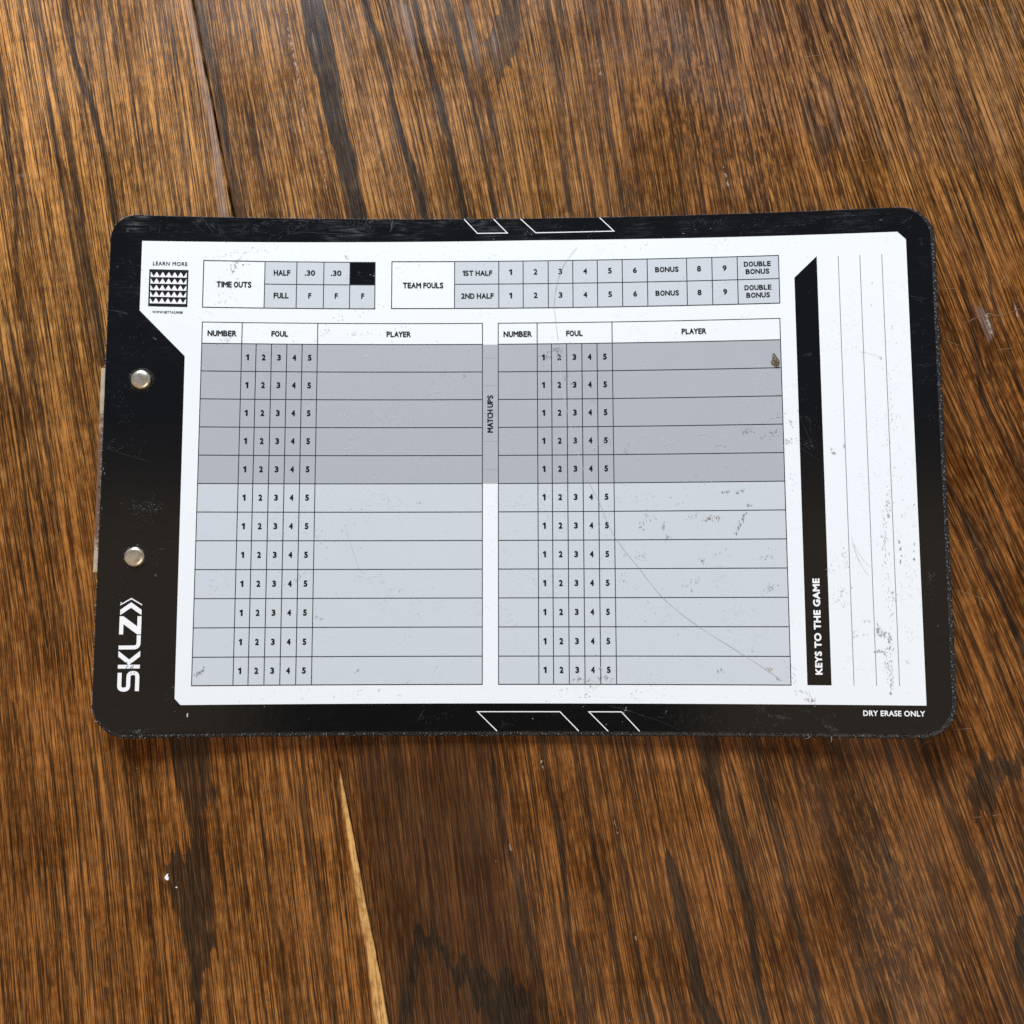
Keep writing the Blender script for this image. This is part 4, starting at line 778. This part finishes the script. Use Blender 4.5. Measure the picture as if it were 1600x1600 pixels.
# frayed threads along the rim
sh = bmesh.new()
rimpts = ol(0.5)
def fibre(bm, p, d, L, r, curl):
    prev = None
    d = d.normalized(); q = Vector(p); side = d.cross(Vector((0, 0, 1))).normalized()
    for i in range(5):
        t = i / 4; rr = r * (1 - 0.6 * t)
        c = q + d * (L * t) + side * (curl * t * t) + Vector((0, 0, 0.35 * math.sin(t * 2.5) * L * 0.4))
        ring = [bm.verts.new(c + side * rr * math.cos(a) + Vector((0, 0, 1)) * rr * math.sin(a)) for a in (0, 2.1, 4.2)]
        if prev:
            for j in range(3):
                bm.faces.new((prev[j], prev[(j + 1) % 3], ring[(j + 1) % 3], ring[j]))
        prev = ring
for i in range(len(rimpts)):
    x, y = rimpts[i]; nx_, ny_ = rimpts[(i + 1) % len(rimpts)]
    tang = Vector((nx_ - x, ny_ - y, 0)).normalized(); out = Vector((tang.y, -tang.x, 0))
    dens = 4.5 if y > 120 else (2.4 if x < -172 else (0.9 if y < -108 and x < 0 else 0.35))
    for _ in range(int(dens * random.random() * 1.5 + 0.3)):
        t = random.random(); a = random.uniform(-1.3, 1.3)
        d = out * math.cos(a) + tang * math.sin(a)
        fibre(sh, Vector((x + (nx_ - x) * t, y + (ny_ - y) * t, -0.7 + bow(x))), d, random.uniform(0.4, 1.2), random.uniform(0.05, 0.13), random.uniform(-0.4, 0.4))
for v in sh.verts:
    v.co *= MM
me = bpy.data.meshes.new('frayed_threads'); sh.to_mesh(me); sh.free()
k = NT('thread_grey'); k.set(Base_Color=(0.29, 0.28, 0.275, 1), Roughness=0.8); THREAD = k.mat; me.materials.append(THREAD)
fr = bpy.data.objects.new('frayed_threads', me); COL.objects.link(fr); fr.parent = backing
fr['label'] = 'pale frayed threads along the board edge'
fr['kind'] = 'stuff'
for fx, fd, fl, frad, fcurl in ((149.3, (0.25, -1, 0), 2.6, 0.16, 0.9), (140.5, (-0.6, -1, 0), 2.4, 0.12, 1.6), (-82.0, (0.1, -1, 0), 1.8, 0.12, 0.3)):
    fb = bmesh.new(); fibre(fb, Vector((fx, -112.5, -0.8 + bow(fx))), Vector(fd), fl, frad, fcurl)
    for v in fb.verts:
        v.co *= MM
    m2 = bpy.data.meshes.new('loose_thread'); fb.to_mesh(m2); fb.free(); m2.materials.append(THREAD)
    lt = bpy.data.objects.new('loose_thread', m2); COL.objects.link(lt); lt.parent = backing

# torn, dusty stretch of the left edge
tear = bmesh.new()
random.seed(21)
for i in range(260):
    y = random.gauss(2, 17); x = -175.4 + random.uniform(-0.9, 2.1) * (0.4 + 0.6 * math.exp(-((y - 2) / 16) ** 2))
    z = bow(x) + random.uniform(-1.6, 0.03)
    r = random.uniform(0.12, 0.55)
    pts = []
    for j in range(6):
        a = j * math.pi / 3 + random.uniform(-.3, .3); q = r * random.uniform(.5, 1.2)
        pts.append((x + q * math.cos(a) * 0.6, y + q * math.sin(a) * 1.5))
    base = [tear.verts.new((px, py, z + random.uniform(0, .12))) for px, py in pts]
    apex = tear.verts.new((x, y, z + random.uniform(.1, .4)))
    for j in range(6):
        tear.faces.new((base[j], base[(j + 1) % 6], apex))
for v in tear.verts:
    v.co *= MM
me = bpy.data.meshes.new('torn_edge'); tear.to_mesh(me); tear.free()
k = NT('torn_fibre'); P = k.objmm()
tn = k.noise(P, (0.8, 0.8, 0.8), 3, 0.7)
k.set(Base_Color=k.mix(k.smooth(tn, 0.42, 0.64), (0.022, 0.021, 0.022, 1), (0.33, 0.29, 0.23, 1)), Roughness=0.85); me.materials.append(k.mat)
te = bpy.data.objects.new('torn_edge', me); COL.objects.link(te); te.parent = backing
te['label'] = 'torn dusty fibres on the left edge'

# ---- metal clip on the underside, its lip shows past the left edge
cb = bmesh.new()
def cbox(x0, y0, z0, x1, y1, z1):
    r = bmesh.ops.create_cube(cb, size=1.0)
    for v in r['verts']:
        v.co = Vector((x0 + (v.co.x + .5) * (x1 - x0), y0 + (v.co.y + .5) * (y1 - y0), z0 + (v.co.z + .5) * (z1 - z0)))
zl = bow(-175) - 4.3
cbox(-179.45, -40.2, zl - 2.1, -150, 54.1, zl - 0.7)
cbox(-178.8, -40.2, 0.35, -177.5, 54.1, zl - 2.11)
cbox(-177.4, -36, 0.3, -160, 50, 1.5)
bmesh.ops.bevel(cb, geom=cb.edges[:], offset=0.3, segments=2, affect='EDGES')
for v in cb.verts:
    v.co *= MM
me = bpy.data.meshes.new('clip'); cb.to_mesh(me); cb.free()
k = NT('painted_clip_metal'); P = k.objmm()
sp_ = k.n('ShaderNodeSeparateXYZ'); k.put(sp_.inputs[0], P)
yy = sp_.outputs[1]; ns = k.noise(P, (0.2, 0.16, 0.2), 4, 0.65)
ymid = k.math('ABSOLUTE', k.math('SUBTRACT', yy, 0.0))
redm = k.smooth(k.math('ADD', ymid, k.math('MULTIPLY', k.math('SUBTRACT', ns, 0.5), 40.0)), 36.0, 24.0)
cc = k.mix(k.smooth(ns, 0.35, 0.6), (0.36, 0.28, 0.17, 1), (0.47, 0.39, 0.265, 1))
cc = k.mix(k.math('MULTIPLY', redm, 0.9), cc, (0.13, 0.055, 0.035, 1))
k.set(Base_Color=cc, Roughness=0.45, Metallic=0.1); me.materials.append(k.mat)
co_ = bpy.data.objects.new('clip', me); COL.objects.link(co_); co_.parent = clip_root
co_['label'] = 'beige metal clip lip with rusty worn middle'

# ---- rivets
def rivet(x, y, label):
    bm = bmesh.new(); prof = [(0, 2.05), (2.2, 2.03), (3.3, 1.93), (3.95, 1.66), (4.32, 1.2), (4.42, 0.7), (4.30, 0.02)]
    N = 40; rings = []
    c = bm.verts.new((0, 0, prof[0][1]))
    for r, z in prof[1:]:
        rings.append([bm.verts.new((r * math.cos(2 * math.pi * i / N), r * math.sin(2 * math.pi * i / N), z)) for i in range(N)])
    for i in range(N):
        bm.faces.new((c, rings[0][i], rings[0][(i + 1) % N]))
        for a, b in zip(rings[:-1], rings[1:]):
            bm.faces.new((a[i], b[i], b[(i + 1) % N], a[(i + 1) % N]))
    for f in bm.faces:
        f.smooth = True
    bmesh.ops.recalc_face_normals(bm, faces=bm.faces[:])
    tilt = math.atan((bow(x + 1) - bow(x - 1)) / 2)
    for v in bm.verts:
        q = Matrix.Rotation(-tilt, 3, 'Y') @ v.co
        v.co = (q + Vector((x, y, bow(x)))) * MM
    me = bpy.data.meshes.new('rivet'); bm.to_mesh(me); bm.free(); me.materials.append(RIVET)
    o = bpy.data.objects.new('rivet', me); COL.objects.link(o); o.parent = clip_root; o['label'] = label
    # crushed ring of film round the rivet
    rb = bmesh.new(); a = []; b = []; cc_ = []
    for i in range(N):
        t = 2 * math.pi * i / N; w = 0.3 * math.sin(3 * t) + 0.25 * math.sin(5 * t + 1)
        for lst, r, z in ((a, 4.30, 0.05), (b, 5.0 + 0.3 * w, 0.12), (cc_, 5.7 + w * 0.8, 0.012)):
            lx, ly = r * math.cos(t), r * math.sin(t)
            lst.append(rb.verts.new(((x + lx) * MM, (y + ly) * MM, (bow(x + lx) + z) * MM)))
    for i in range(N):
        j = (i + 1) % N
        rb.faces.new((a[i], b[i], b[j], a[j])); rb.faces.new((b[i], cc_[i], cc_[j], b[j]))
    for f in rb.faces:
        f.smooth = True
    bmesh.ops.recalc_face_normals(rb, faces=rb.faces[:])
    for f in rb.faces:
        f.normal_update()
    me2 = bpy.data.meshes.new('pressed_ring'); rb.to_mesh(me2); rb.free(); me2.materials.append(FILMR)
    o2 = bpy.data.objects.new('pressed_ring', me2); COL.objects.link(o2); o2.parent = o
    return o
k = NT('tarnished_nickel'); P = k.objmm()
rn = k.noise(P, (0.35, 0.35, 0.35), 4, 0.65); rn2 = k.noise(P, (1.1, 1.1, 1.1), 3, 0.65)
rc = k.mix(k.smooth(rn, 0.42, 0.62), (0.78, 0.74, 0.66, 1), (0.68, 0.57, 0.40, 1))
rc = k.mix(k.math('MULTIPLY', k.smooth(rn2, 0.62, 0.72), 0.6), rc, (0.20, 0.15, 0.10, 1))
k.set(Base_Color=rc, Metallic=0.85, Roughness=k.lin(rn2, 0.3, 0.7, 0.14, 0.34)); RIVET = k.mat
k = NT('pressed_film'); P = k.objmm()
k.set(Base_Color=k.mix(k.smooth(k.noise(P, (0.9, 0.9, 0.9), 3, 0.7), 0.55, 0.75), (0.007, 0.007, 0.007, 1), (0.16, 0.15, 0.125, 1)), Roughness=0.28); FILMR = k.mat
rivet(-159.0, 47.4, 'silver rivet near the corner tab of the score sheet')
rivet(-159.0, -33.3, 'tarnished rivet above the white logo')

# ---- score sheet -----------------------------------------------------------
H_W, H_C, H_L, H_V, H_T, H_M = 0.04, 0.09, 0.13, 0.145, 0.17, 0.24
S = Sheet()
S.poly([(-160.9, 112.9), (-160.9, 79.9), (-140.1, 58.8), (-139.8, -96.1), (-137.2, -98.9), (189.5, -98.9), (189.5, 110.0), (185.9, 113.7), (20, 114.6), (-60, 114.0)], H_W, WHITE)
sheet = S.build('score_sheet', clip_root)
LW = 0.40
def hl(s, x0, x1, y, w=LW, m=None): s.rect(x0 - w / 2, y - w / 2, x1 + w / 2, y + w / 2, H_L, m or INKL)
def vl(s, y0, y1, x, w=LW, m=None): s.rect(x - w / 2, y0, x + w / 2, y1, H_V, m or INKL)

# time outs
s = Sheet(); x = [-132.8, -104.8, -90.1, -77.6, -65.5, -53.8]; yt, ym, yb = 104.25, 93.4, 82.0
s.rect(x[1], yb, x[5], yt, H_C, LIGHT)
s.rect(x[4], ym, x[5], yt, H_C + 0.02, FILM)
for y in (yt, yb): hl(s, x[0], x[5], y)
hl(s, x[1], x[5], ym)
for q in x[:4]: vl(s, yb, yt, q)
vl(s, yb, yt, x[4]); vl(s, yb, yt, x[5])
s.text('TIME OUTS', -118.76, 93.0, 15.9, 2.85, H_T, INK)
s.text('HALF', -96.9, 98.9, 7.7, 2.72, H_T, INK); s.text('FULL', -97.1, 88.0, 6.9, 2.72, H_T, INK)
s.text('.30', -84.06, 98.95, 4.85, 2.7, H_T, INK); s.text('.30', -71.9, 98.95, 4.9, 2.7, H_T, INK)
for q in (-83.9, -71.65, -59.4): s.text('F', q, 88.05, 1.45, 2.68, H_T, INK)
s.build('timeout_grid', sheet)
# team fouls
s = Sheet(); x = [-46.0, -16.7, 3.94, 15.31, 27.0, 38.45, 49.85, 61.4, 72.95, 91.06, 102.63, 114.15, 132.85]
yt, ym, yb = 104.65, 93.7, 82.15
s.rect(x[1], yb, x[-1], yt, H_C, LIGHT)
for y in (yt, yb): hl(s, x[0], x[-1], y)
hl(s, x[1], x[-1], ym)
for q in x: vl(s, yb, yt, q)
s.text('TEAM FOULS', -31.36, 93.2, 18.9, 2.8, H_T, INK)
s.text('1ST HALF', -6.0, 99.0, 13.9, 2.65, H_T, INK); s.text('2ND HALF', -6.0, 88.05, 15.2, 2.65, H_T, INK)
for y, dy in ((99.4, 0), (88.15, 0)):
    for n_, q in zip('123456', (9.45, 21.1, 32.65, 44.2, 55.65, 67.2)):
        s.text(n_, q, y, 1.45 if n_ == '1' else 1.8, 2.7, H_T, INK)
    s.text('BONUS', 81.95, y + 0.05, 10.8, 2.55, H_T, INK)
    s.text('8', 96.66, y, 1.85, 2.7, H_T, INK); s.text('9', 108.35, y, 1.85, 2.7, H_T, INK)
for y in (100.95, 89.8): s.text('DOUBLE', 123.2, y, 12.2, 2.45, H_T, INK)
for y in (97.4, 86.2): s.text('BONUS', 123.2, y, 10.7, 2.45, H_T, INK)
s.build('team_foul_grid', sheet)
# two player tables
def player_table(x0, label):
    s = Sheet()
    xs = [x0, x0 + 18.055]; xs.append(xs[-1] + 6.578)
    for _ in range(4): xs.append(xs[-1] + 7.007)
    xe = xs[-1] + 76.304
    ys = [65.0 - 13.0 * i for i in range(12)]; ys.append(ys[-1] - 12.484); yh = 75.01
    s.rect(x0, ys[5], xe, ys[0], H_C, DARKC); s.rect(x0, ys[12], xe, ys[5], H_C, LIGHT)
    hl(s, x0, xe, yh, 0.32)
    for y in ys: hl(s, x0, xe, y)
    for q in (x0, xs[1], xs[6], xe): vl(s, ys[12], yh, q, 0.38)
    for q in xs[2:6]: vl(s, ys[12], ys[0], q)
    s.text('NUMBER', x0 + 9.05, 69.75, 13.2, 2.75, H_T, INK)
    s.text('FOUL', x0 + 35.3, 69.85, 7.7, 2.7, H_T, INK)
    s.text('PLAYER', x0 + 90.1, 69.9, 11.3, 2.65, H_T, INK)
    for i in range(12):
        yc = (ys[i] + ys[i + 1]) / 2 + 0.15
        for j in range(5):
            s.text('12345'[j], (xs[1 + j] + xs[2 + j]) / 2 + (-0.5 if j == 0 else 0.05), yc, 1.4 if j == 0 else 1.75, 2.85, H_T, INK, bold=0.062)
    return s.build('player_table', sheet, label=label)
player_table(-132.616, 'player table nearer the rivets')
player_table(3.651, 'player table beside the black bar')
# match ups strip
s = Sheet()
s.rect(-3.4, 0.0, 3.4, 64.85, H_C, DARKC)
for y in (58.5, 45.5, 32.5, 19.5, 6.5):
    for q in range(8):
        x = -2.8 + q * 0.75
        if y == 32.5 and -2.0 < x < 1.4: continue
        s.rect(x, y - 0.08, x + 0.36, y + 0.08, H_L, INKT)
s.text('MATCH UPS', -0.08, 32.3, 17.5, 2.7, H_T, INK, rot=math.pi / 2)
s.build('match_up_strip', sheet)
# keys to the game bar and note lines
s = Sheet()
s.poly([(139.7, 93.9), (149.95, 103.7), (149.97, -90.5), (139.66, -90.5)], H_C, FILM)
s.text('KEYS TO THE GAME', 144.75, -64.8, 42.3, 3.15, H_T, PALE, bold=0.06, track=1.06, rot=math.pi / 2)
s.build('keys_bar', sheet, label='black bar with white slanted end')
s = Sheet()
for q in (159.49, 169.02, 178.65): vl(s, -90.5, 103.5, q, 0.26, INKT)
s.build('note_lines', sheet)
# printed tag with its captions; the scan code itself is only plain triangles
s = Sheet()
s.text('LEARN MORE', -147.95, 102.3, 15.5, 1.85, H_T, INK, bold=0.02, track=1.12)
s.text('WWW.GETTAG.MOBI', -148.4, 79.3, 13.6, 1.15, H_T, INK, bold=0.03)
tx0, tx1, ty0, ty1 = -157.2, -139.6, 81.9, 99.5
s.rect(tx0, ty0, tx1, ty1, H_C, INK)
s.rect(tx0 + 0.7, ty0 + 1.45, tx1 - 0.7, ty1 - 0.6, H_C + 0.03, PALE)
rows = 5; rh = (ty1 - 0.6 - ty0 - 1.45) / rows
for r in range(rows):
    yb_ = ty0 + 1.45 + r * rh; w = (tx1 - tx0 - 1.4) / 6
    s.rect(tx0 + 0.7, yb_ + rh - 0.7, tx1 - 0.7, yb_ + rh, H_C + 0.06, INK)
    for q in range(6):
        xa = tx0 + 0.7 + q * w
        s.poly([(xa + 0.15, yb_ + rh - 0.7), (xa + w - 0.15, yb_ + rh - 0.7), (xa + w / 2, yb_ + 0.35)], H_C + 0.06, INK)
s.build('tag_print', sheet)

# ---- printing on the black film
s = Sheet(); LWW = 0.42
for pts in ([(-12.3, 125.1), (-6.05, 118.25), (8.0, 118.3), (1.55, 125.1)], [(14.2, 125.1), (21.3, 118.25), (57.8, 118.45), (51.2, 125.1)],
            [(2.9, -111.0), (-5.8, -102.55), (31.0, -102.55), (39.3, -111.0)], [(52.3, -111.0), (43.85, -102.55), (58.3, -102.55), (66.2, -111.0)]):
    s = Sheet(); s.path(pts, LWW, H_W, PALE); s.build('outline_mark', film)
s = Sheet()
s.text('DRY ERASE ONLY', 175.85, -102.4, 25.8, 2.45, H_W, PALE, bold=0.035, track=1.06)
s.build('notice_lettering', film)
# logo, drawn along the short side (reads upwards)
s = Sheet(); K = 41.4 / 595.0
def lg(u, v): return (-155.25 - v * K * 0.985, -92.9 + u * K)
def corner(p, a, b, r, n=5):
    """round the corner p between points a and b"""
    P, A, B_ = Vector(p), Vector(a), Vector(b)
    q0 = P + (A - P).normalized() * r; q1 = P + (B_ - P).normalized() * r
    return [tuple(q0 * (1 - t) ** 2 + P * 2 * t * (1 - t) + q1 * t ** 2) for t in [i / n for i in range(n + 1)]]
def rounded(pts, r):
    out = [pts[0]]
    for i in range(1, len(pts) - 1): out += corner(pts[i], pts[i - 1], pts[i + 1], r)
    return out + [pts[-1]]
def stroke(pts, w, r, h=H_W):
    q = rounded(pts, r) if r else pts
    s.path([lg(*p) for p in q], w * K, h, PALE)
stroke([(4, 13), (118, 13), (118, 68.5), (14, 68.5), (14, 124), (120, 124)], 25, 26)
stroke([(158, 0), (158, 137)], 24, 0)
s.poly([lg(*p) for p in [(168, 68), (222, 137), (258, 137), (203, 68), (258, 0), (222, 0)]], H_W + 0.006, PALE)
stroke([(279, 137), (279, 13), (356, 13)], 25, 30)
stroke([(362, 124.5), (477, 124.5)], 25, 0)
stroke([(362, 12.5), (477, 12.5)], 25, 0)
s.poly([lg(*p) for p in [(362, 24), (362, 6), (398, 6), (477, 113), (477, 131), (441, 131)]], H_W + 0.006, PALE)
s.poly([lg(*p) for p in [(484, 135), (518, 135), (566, 68), (518, 1), (484, 1), (531, 68)]], H_W, PALE)
s.poly([lg(*p) for p in [(545, 137), (553, 137), (594, 68), (553, -1), (545, -1), (585, 68)]], H_W, PALE)
s.poly([lg(563 + 4 * math.cos(a), 131 + 4 * math.sin(a)) for a in [i * math.pi / 5 for i in range(10)]], H_W, PALE)
s.build('logo', film, label='white block letter logo with chevrons')

# ---- grime, scuffs and scratches lying on the printing
def ink(name, rgb, rough=0.6): return print_mat(name, rgb, rough)
TONE = {'b': ink('grime_brown', (0.20, 0.17, 0.14)), 'd': ink('grime_dark', (0.25, 0.245, 0.24)), 'l': ink('grime_faint', (0.42, 0.42, 0.42)),
        'y': ink('grime_yellow', (0.45, 0.41, 0.25)), 'w': ink('scuff_pale', (0.66, 0.68, 0.71)), 'f': ink('scuff_film', (0.040, 0.042, 0.046)),
        'F': ink('scuff_film_bright', (0.10, 0.10, 0.105)), 'W': ink('scuff_white', (0.75, 0.75, 0.75)), 'k': ink('scuff_black', (0.02, 0.02, 0.02)), 'g': ink('scratch_grey', (0.36, 0.35, 0.34))}
random.seed(5)
sheet_marks, film_marks = Sheet(), Sheet()
lay = 0
for cx, cy, rx, ry, an, n, ln, t in GRIME:
    tgt = film_marks if t in 'fFWk' else sheet_marks
    a = math.radians(an)
    ca, sa = (math.cos(a), math.sin(a)) if abs(an) <= 48 else (1, 0)
    fa = a if (abs(an) > 48 or rx >= ry) else a + math.pi / 2
    thin = t in 'fw' or (t == 'F' and ln > 1.2)
    for i in range(n):
        gx, gy = random.gauss(0, 0.5) * rx, random.gauss(0, 0.5) * ry
        x, y = cx + gx * ca - gy * sa, cy + gx * sa + gy * ca
        L = ln * random.uniform(0.35, 1.0) * (1.3 if thin else 0.95); w = (random.uniform(0.05, 0.12) if thin else random.uniform(0.14, 0.34) * min(1.0, 0.5 + ln / 2.5))
        f = fa + random.gauss(0, 0.45)
        c, s_ = math.cos(f), math.sin(f)
        prof = [(-.5, 0), (-.2, .5 * random.uniform(.5, 1.2)), (.15, .5 * random.uniform(.4, 1.2)), (.5, .1), (.22, -.5 * random.uniform(.3, 1.1)), (-.15, -.5 * random.uniform(.4, 1.2))]
        pts = [(x + p * L * c - q * w * s_, y + p * L * s_ + q * w * c) for p, q in prof]
        lay = (lay + 1) % 23
        tgt.poly(pts, (H_M if tgt is sheet_marks else H_W + 0.02) + lay * 0.003, TONE[t])
for t, w, pts in SCRATCH:
    tgt = film_marks if t == 'f' else sheet_marks
    P = [Vector(p) for p in pts]; q = []
    for i in range(len(P) - 1):           # smooth through the points
        p0, p1, p2, p3 = P[max(i - 1, 0)], P[i], P[i + 1], P[min(i + 2, len(P) - 1)]
        for j in range(4):
            u = j / 4; q.append(0.5 * ((2 * p1) + (p2 - p0) * u + (2 * p0 - 5 * p1 + 4 * p2 - p3) * u * u + (3 * p1 - p0 - 3 * p2 + p3) * u ** 3))
    q.append(P[-1])
    ww = [w * 0.30 * (0.6 + 0.5 * math.sin(i * 0.9) ** 2) for i in range(len(q))]
    tgt.path(q, ww, (H_M if tgt is sheet_marks else H_W + 0.02) + 0.08, TONE[t])
sheet_marks.build('smudges', sheet, label='grey and brown smudges on the white sheet')
film_marks.build('scuffs', film, label='pale scuffs and scratches on the black face')

# ================================================================== small loose things
def clump(name, x, y, z, r, mat, label, cat, flat=0.5, seed=1, stretch=1.0, spike=None):
    random.seed(seed)
    bm = bmesh.new(); bmesh.ops.create_icosphere(bm, subdivisions=3, radius=1.0)
    amps = [(Vector([random.gauss(0, 1) for _ in range(3)]).normalized(), random.uniform(2, 6), random.uniform(0, 6)) for _ in range(7)]
    for v in bm.verts:
        d = 1 + sum(0.09 * math.sin(f * v.co.dot(a) + p) for a, f, p in amps) + random.uniform(-.06, .06)
        c = v.co * d
        c = Vector((c.x * r, c.y * r * stretch, max(c.z, -0.55) * r * flat))
        if spike and v.co.y > 0.55:
            c += Vector((spike[0], spike[1], 0)) * (v.co.y - 0.55) * 2.2
        v.co = (c + Vector((x, y, z + 0.55 * r * flat))) * MM
    for f in bm.faces: f.smooth = False
    me = bpy.data.meshes.new(name); bm.to_mesh(me); bm.free(); me.materials.append(mat)
    o = bpy.data.objects.new(name, me); COL.objects.link(o)
    o['label'] = label; o['category'] = cat
    return o
k = NT('dried_dirt'); P = k.objmm()
k.set(Base_Color=k.mix(k.smooth(k.noise(P, (1.3, 1.3, 1.3), 3, 0.7), 0.42, 0.6), (0.035, 0.026, 0.016, 1), (0.26, 0.20, 0.13, 1)), Roughness=0.9)
DIRT = k.mat
clump('dirt_crumb', 130.1, 54.6, bow(130) + 0.12, 1.75, DIRT, 'brown dried dirt crumb with a pointed tip stuck on the grey player row', 'crumb', 0.5, 3, 0.95, (-0.9, 2.3))
k = NT('white_chip'); k.set(Base_Color=(0.83, 0.83, 0.82, 1), Roughness=0.6); CHIP = k.mat
def flake(x, y, r, pts, label):
    bm = bmesh.new()
    lo = [bm.verts.new(((x + a * r) * MM, (y + b * r) * MM, 0.06 * MM)) for a, b in pts]
    hi = [bm.verts.new(((x + a * r * .85) * MM, (y + b * r * .85) * MM, (0.06 + 0.45 * r) * MM)) for a, b in pts]
    n = len(pts)
    bm.faces.new(hi); bm.faces.new(list(reversed(lo)))
    for i in range(n): bm.faces.new((lo[i], lo[(i + 1) % n], hi[(i + 1) % n], hi[i]))
    bmesh.ops.recalc_face_normals(bm, faces=bm.faces[:])
    me = bpy.data.meshes.new('paint_chip'); bm.to_mesh(me); bm.free(); me.materials.append(CHIP)
    o = bpy.data.objects.new('paint_chip', me); COL.objects.link(o)
    o['label'] = label; o['category'] = 'paint chip'; o['group'] = 'white chips on the tabletop'
flake(-144.4, -175.6, 1.25, [(-.9, -.1), (-.5, .7), (.0, 1.1), (.45, 1.15), (.3, .6), (.75, -.3), (.7, -1.1), (.1, -1.15), (-.6, -.6)], 'white crescent-shaped chip on the table below the clipboard, largest of its group')
flake(-140.1, -180.0, 0.42, [(-1, 0), (-.3, .8), (.7, .5), (1, -.4), (.1, -.9)], 'tiny white speck on a dark grain streak, just below the large crescent chip')
k = NT('pink_lint'); k.set(Base_Color=(0.50, 0.20, 0.18, 1), Roughness=0.9)
clump('lint', -177.3, 115.4, 6.6, 0.75, k.mat, 'tiny pink lint ball clinging beside the rounded corner of the clipboard nearest the printed tag', 'lint', 0.7, 9)
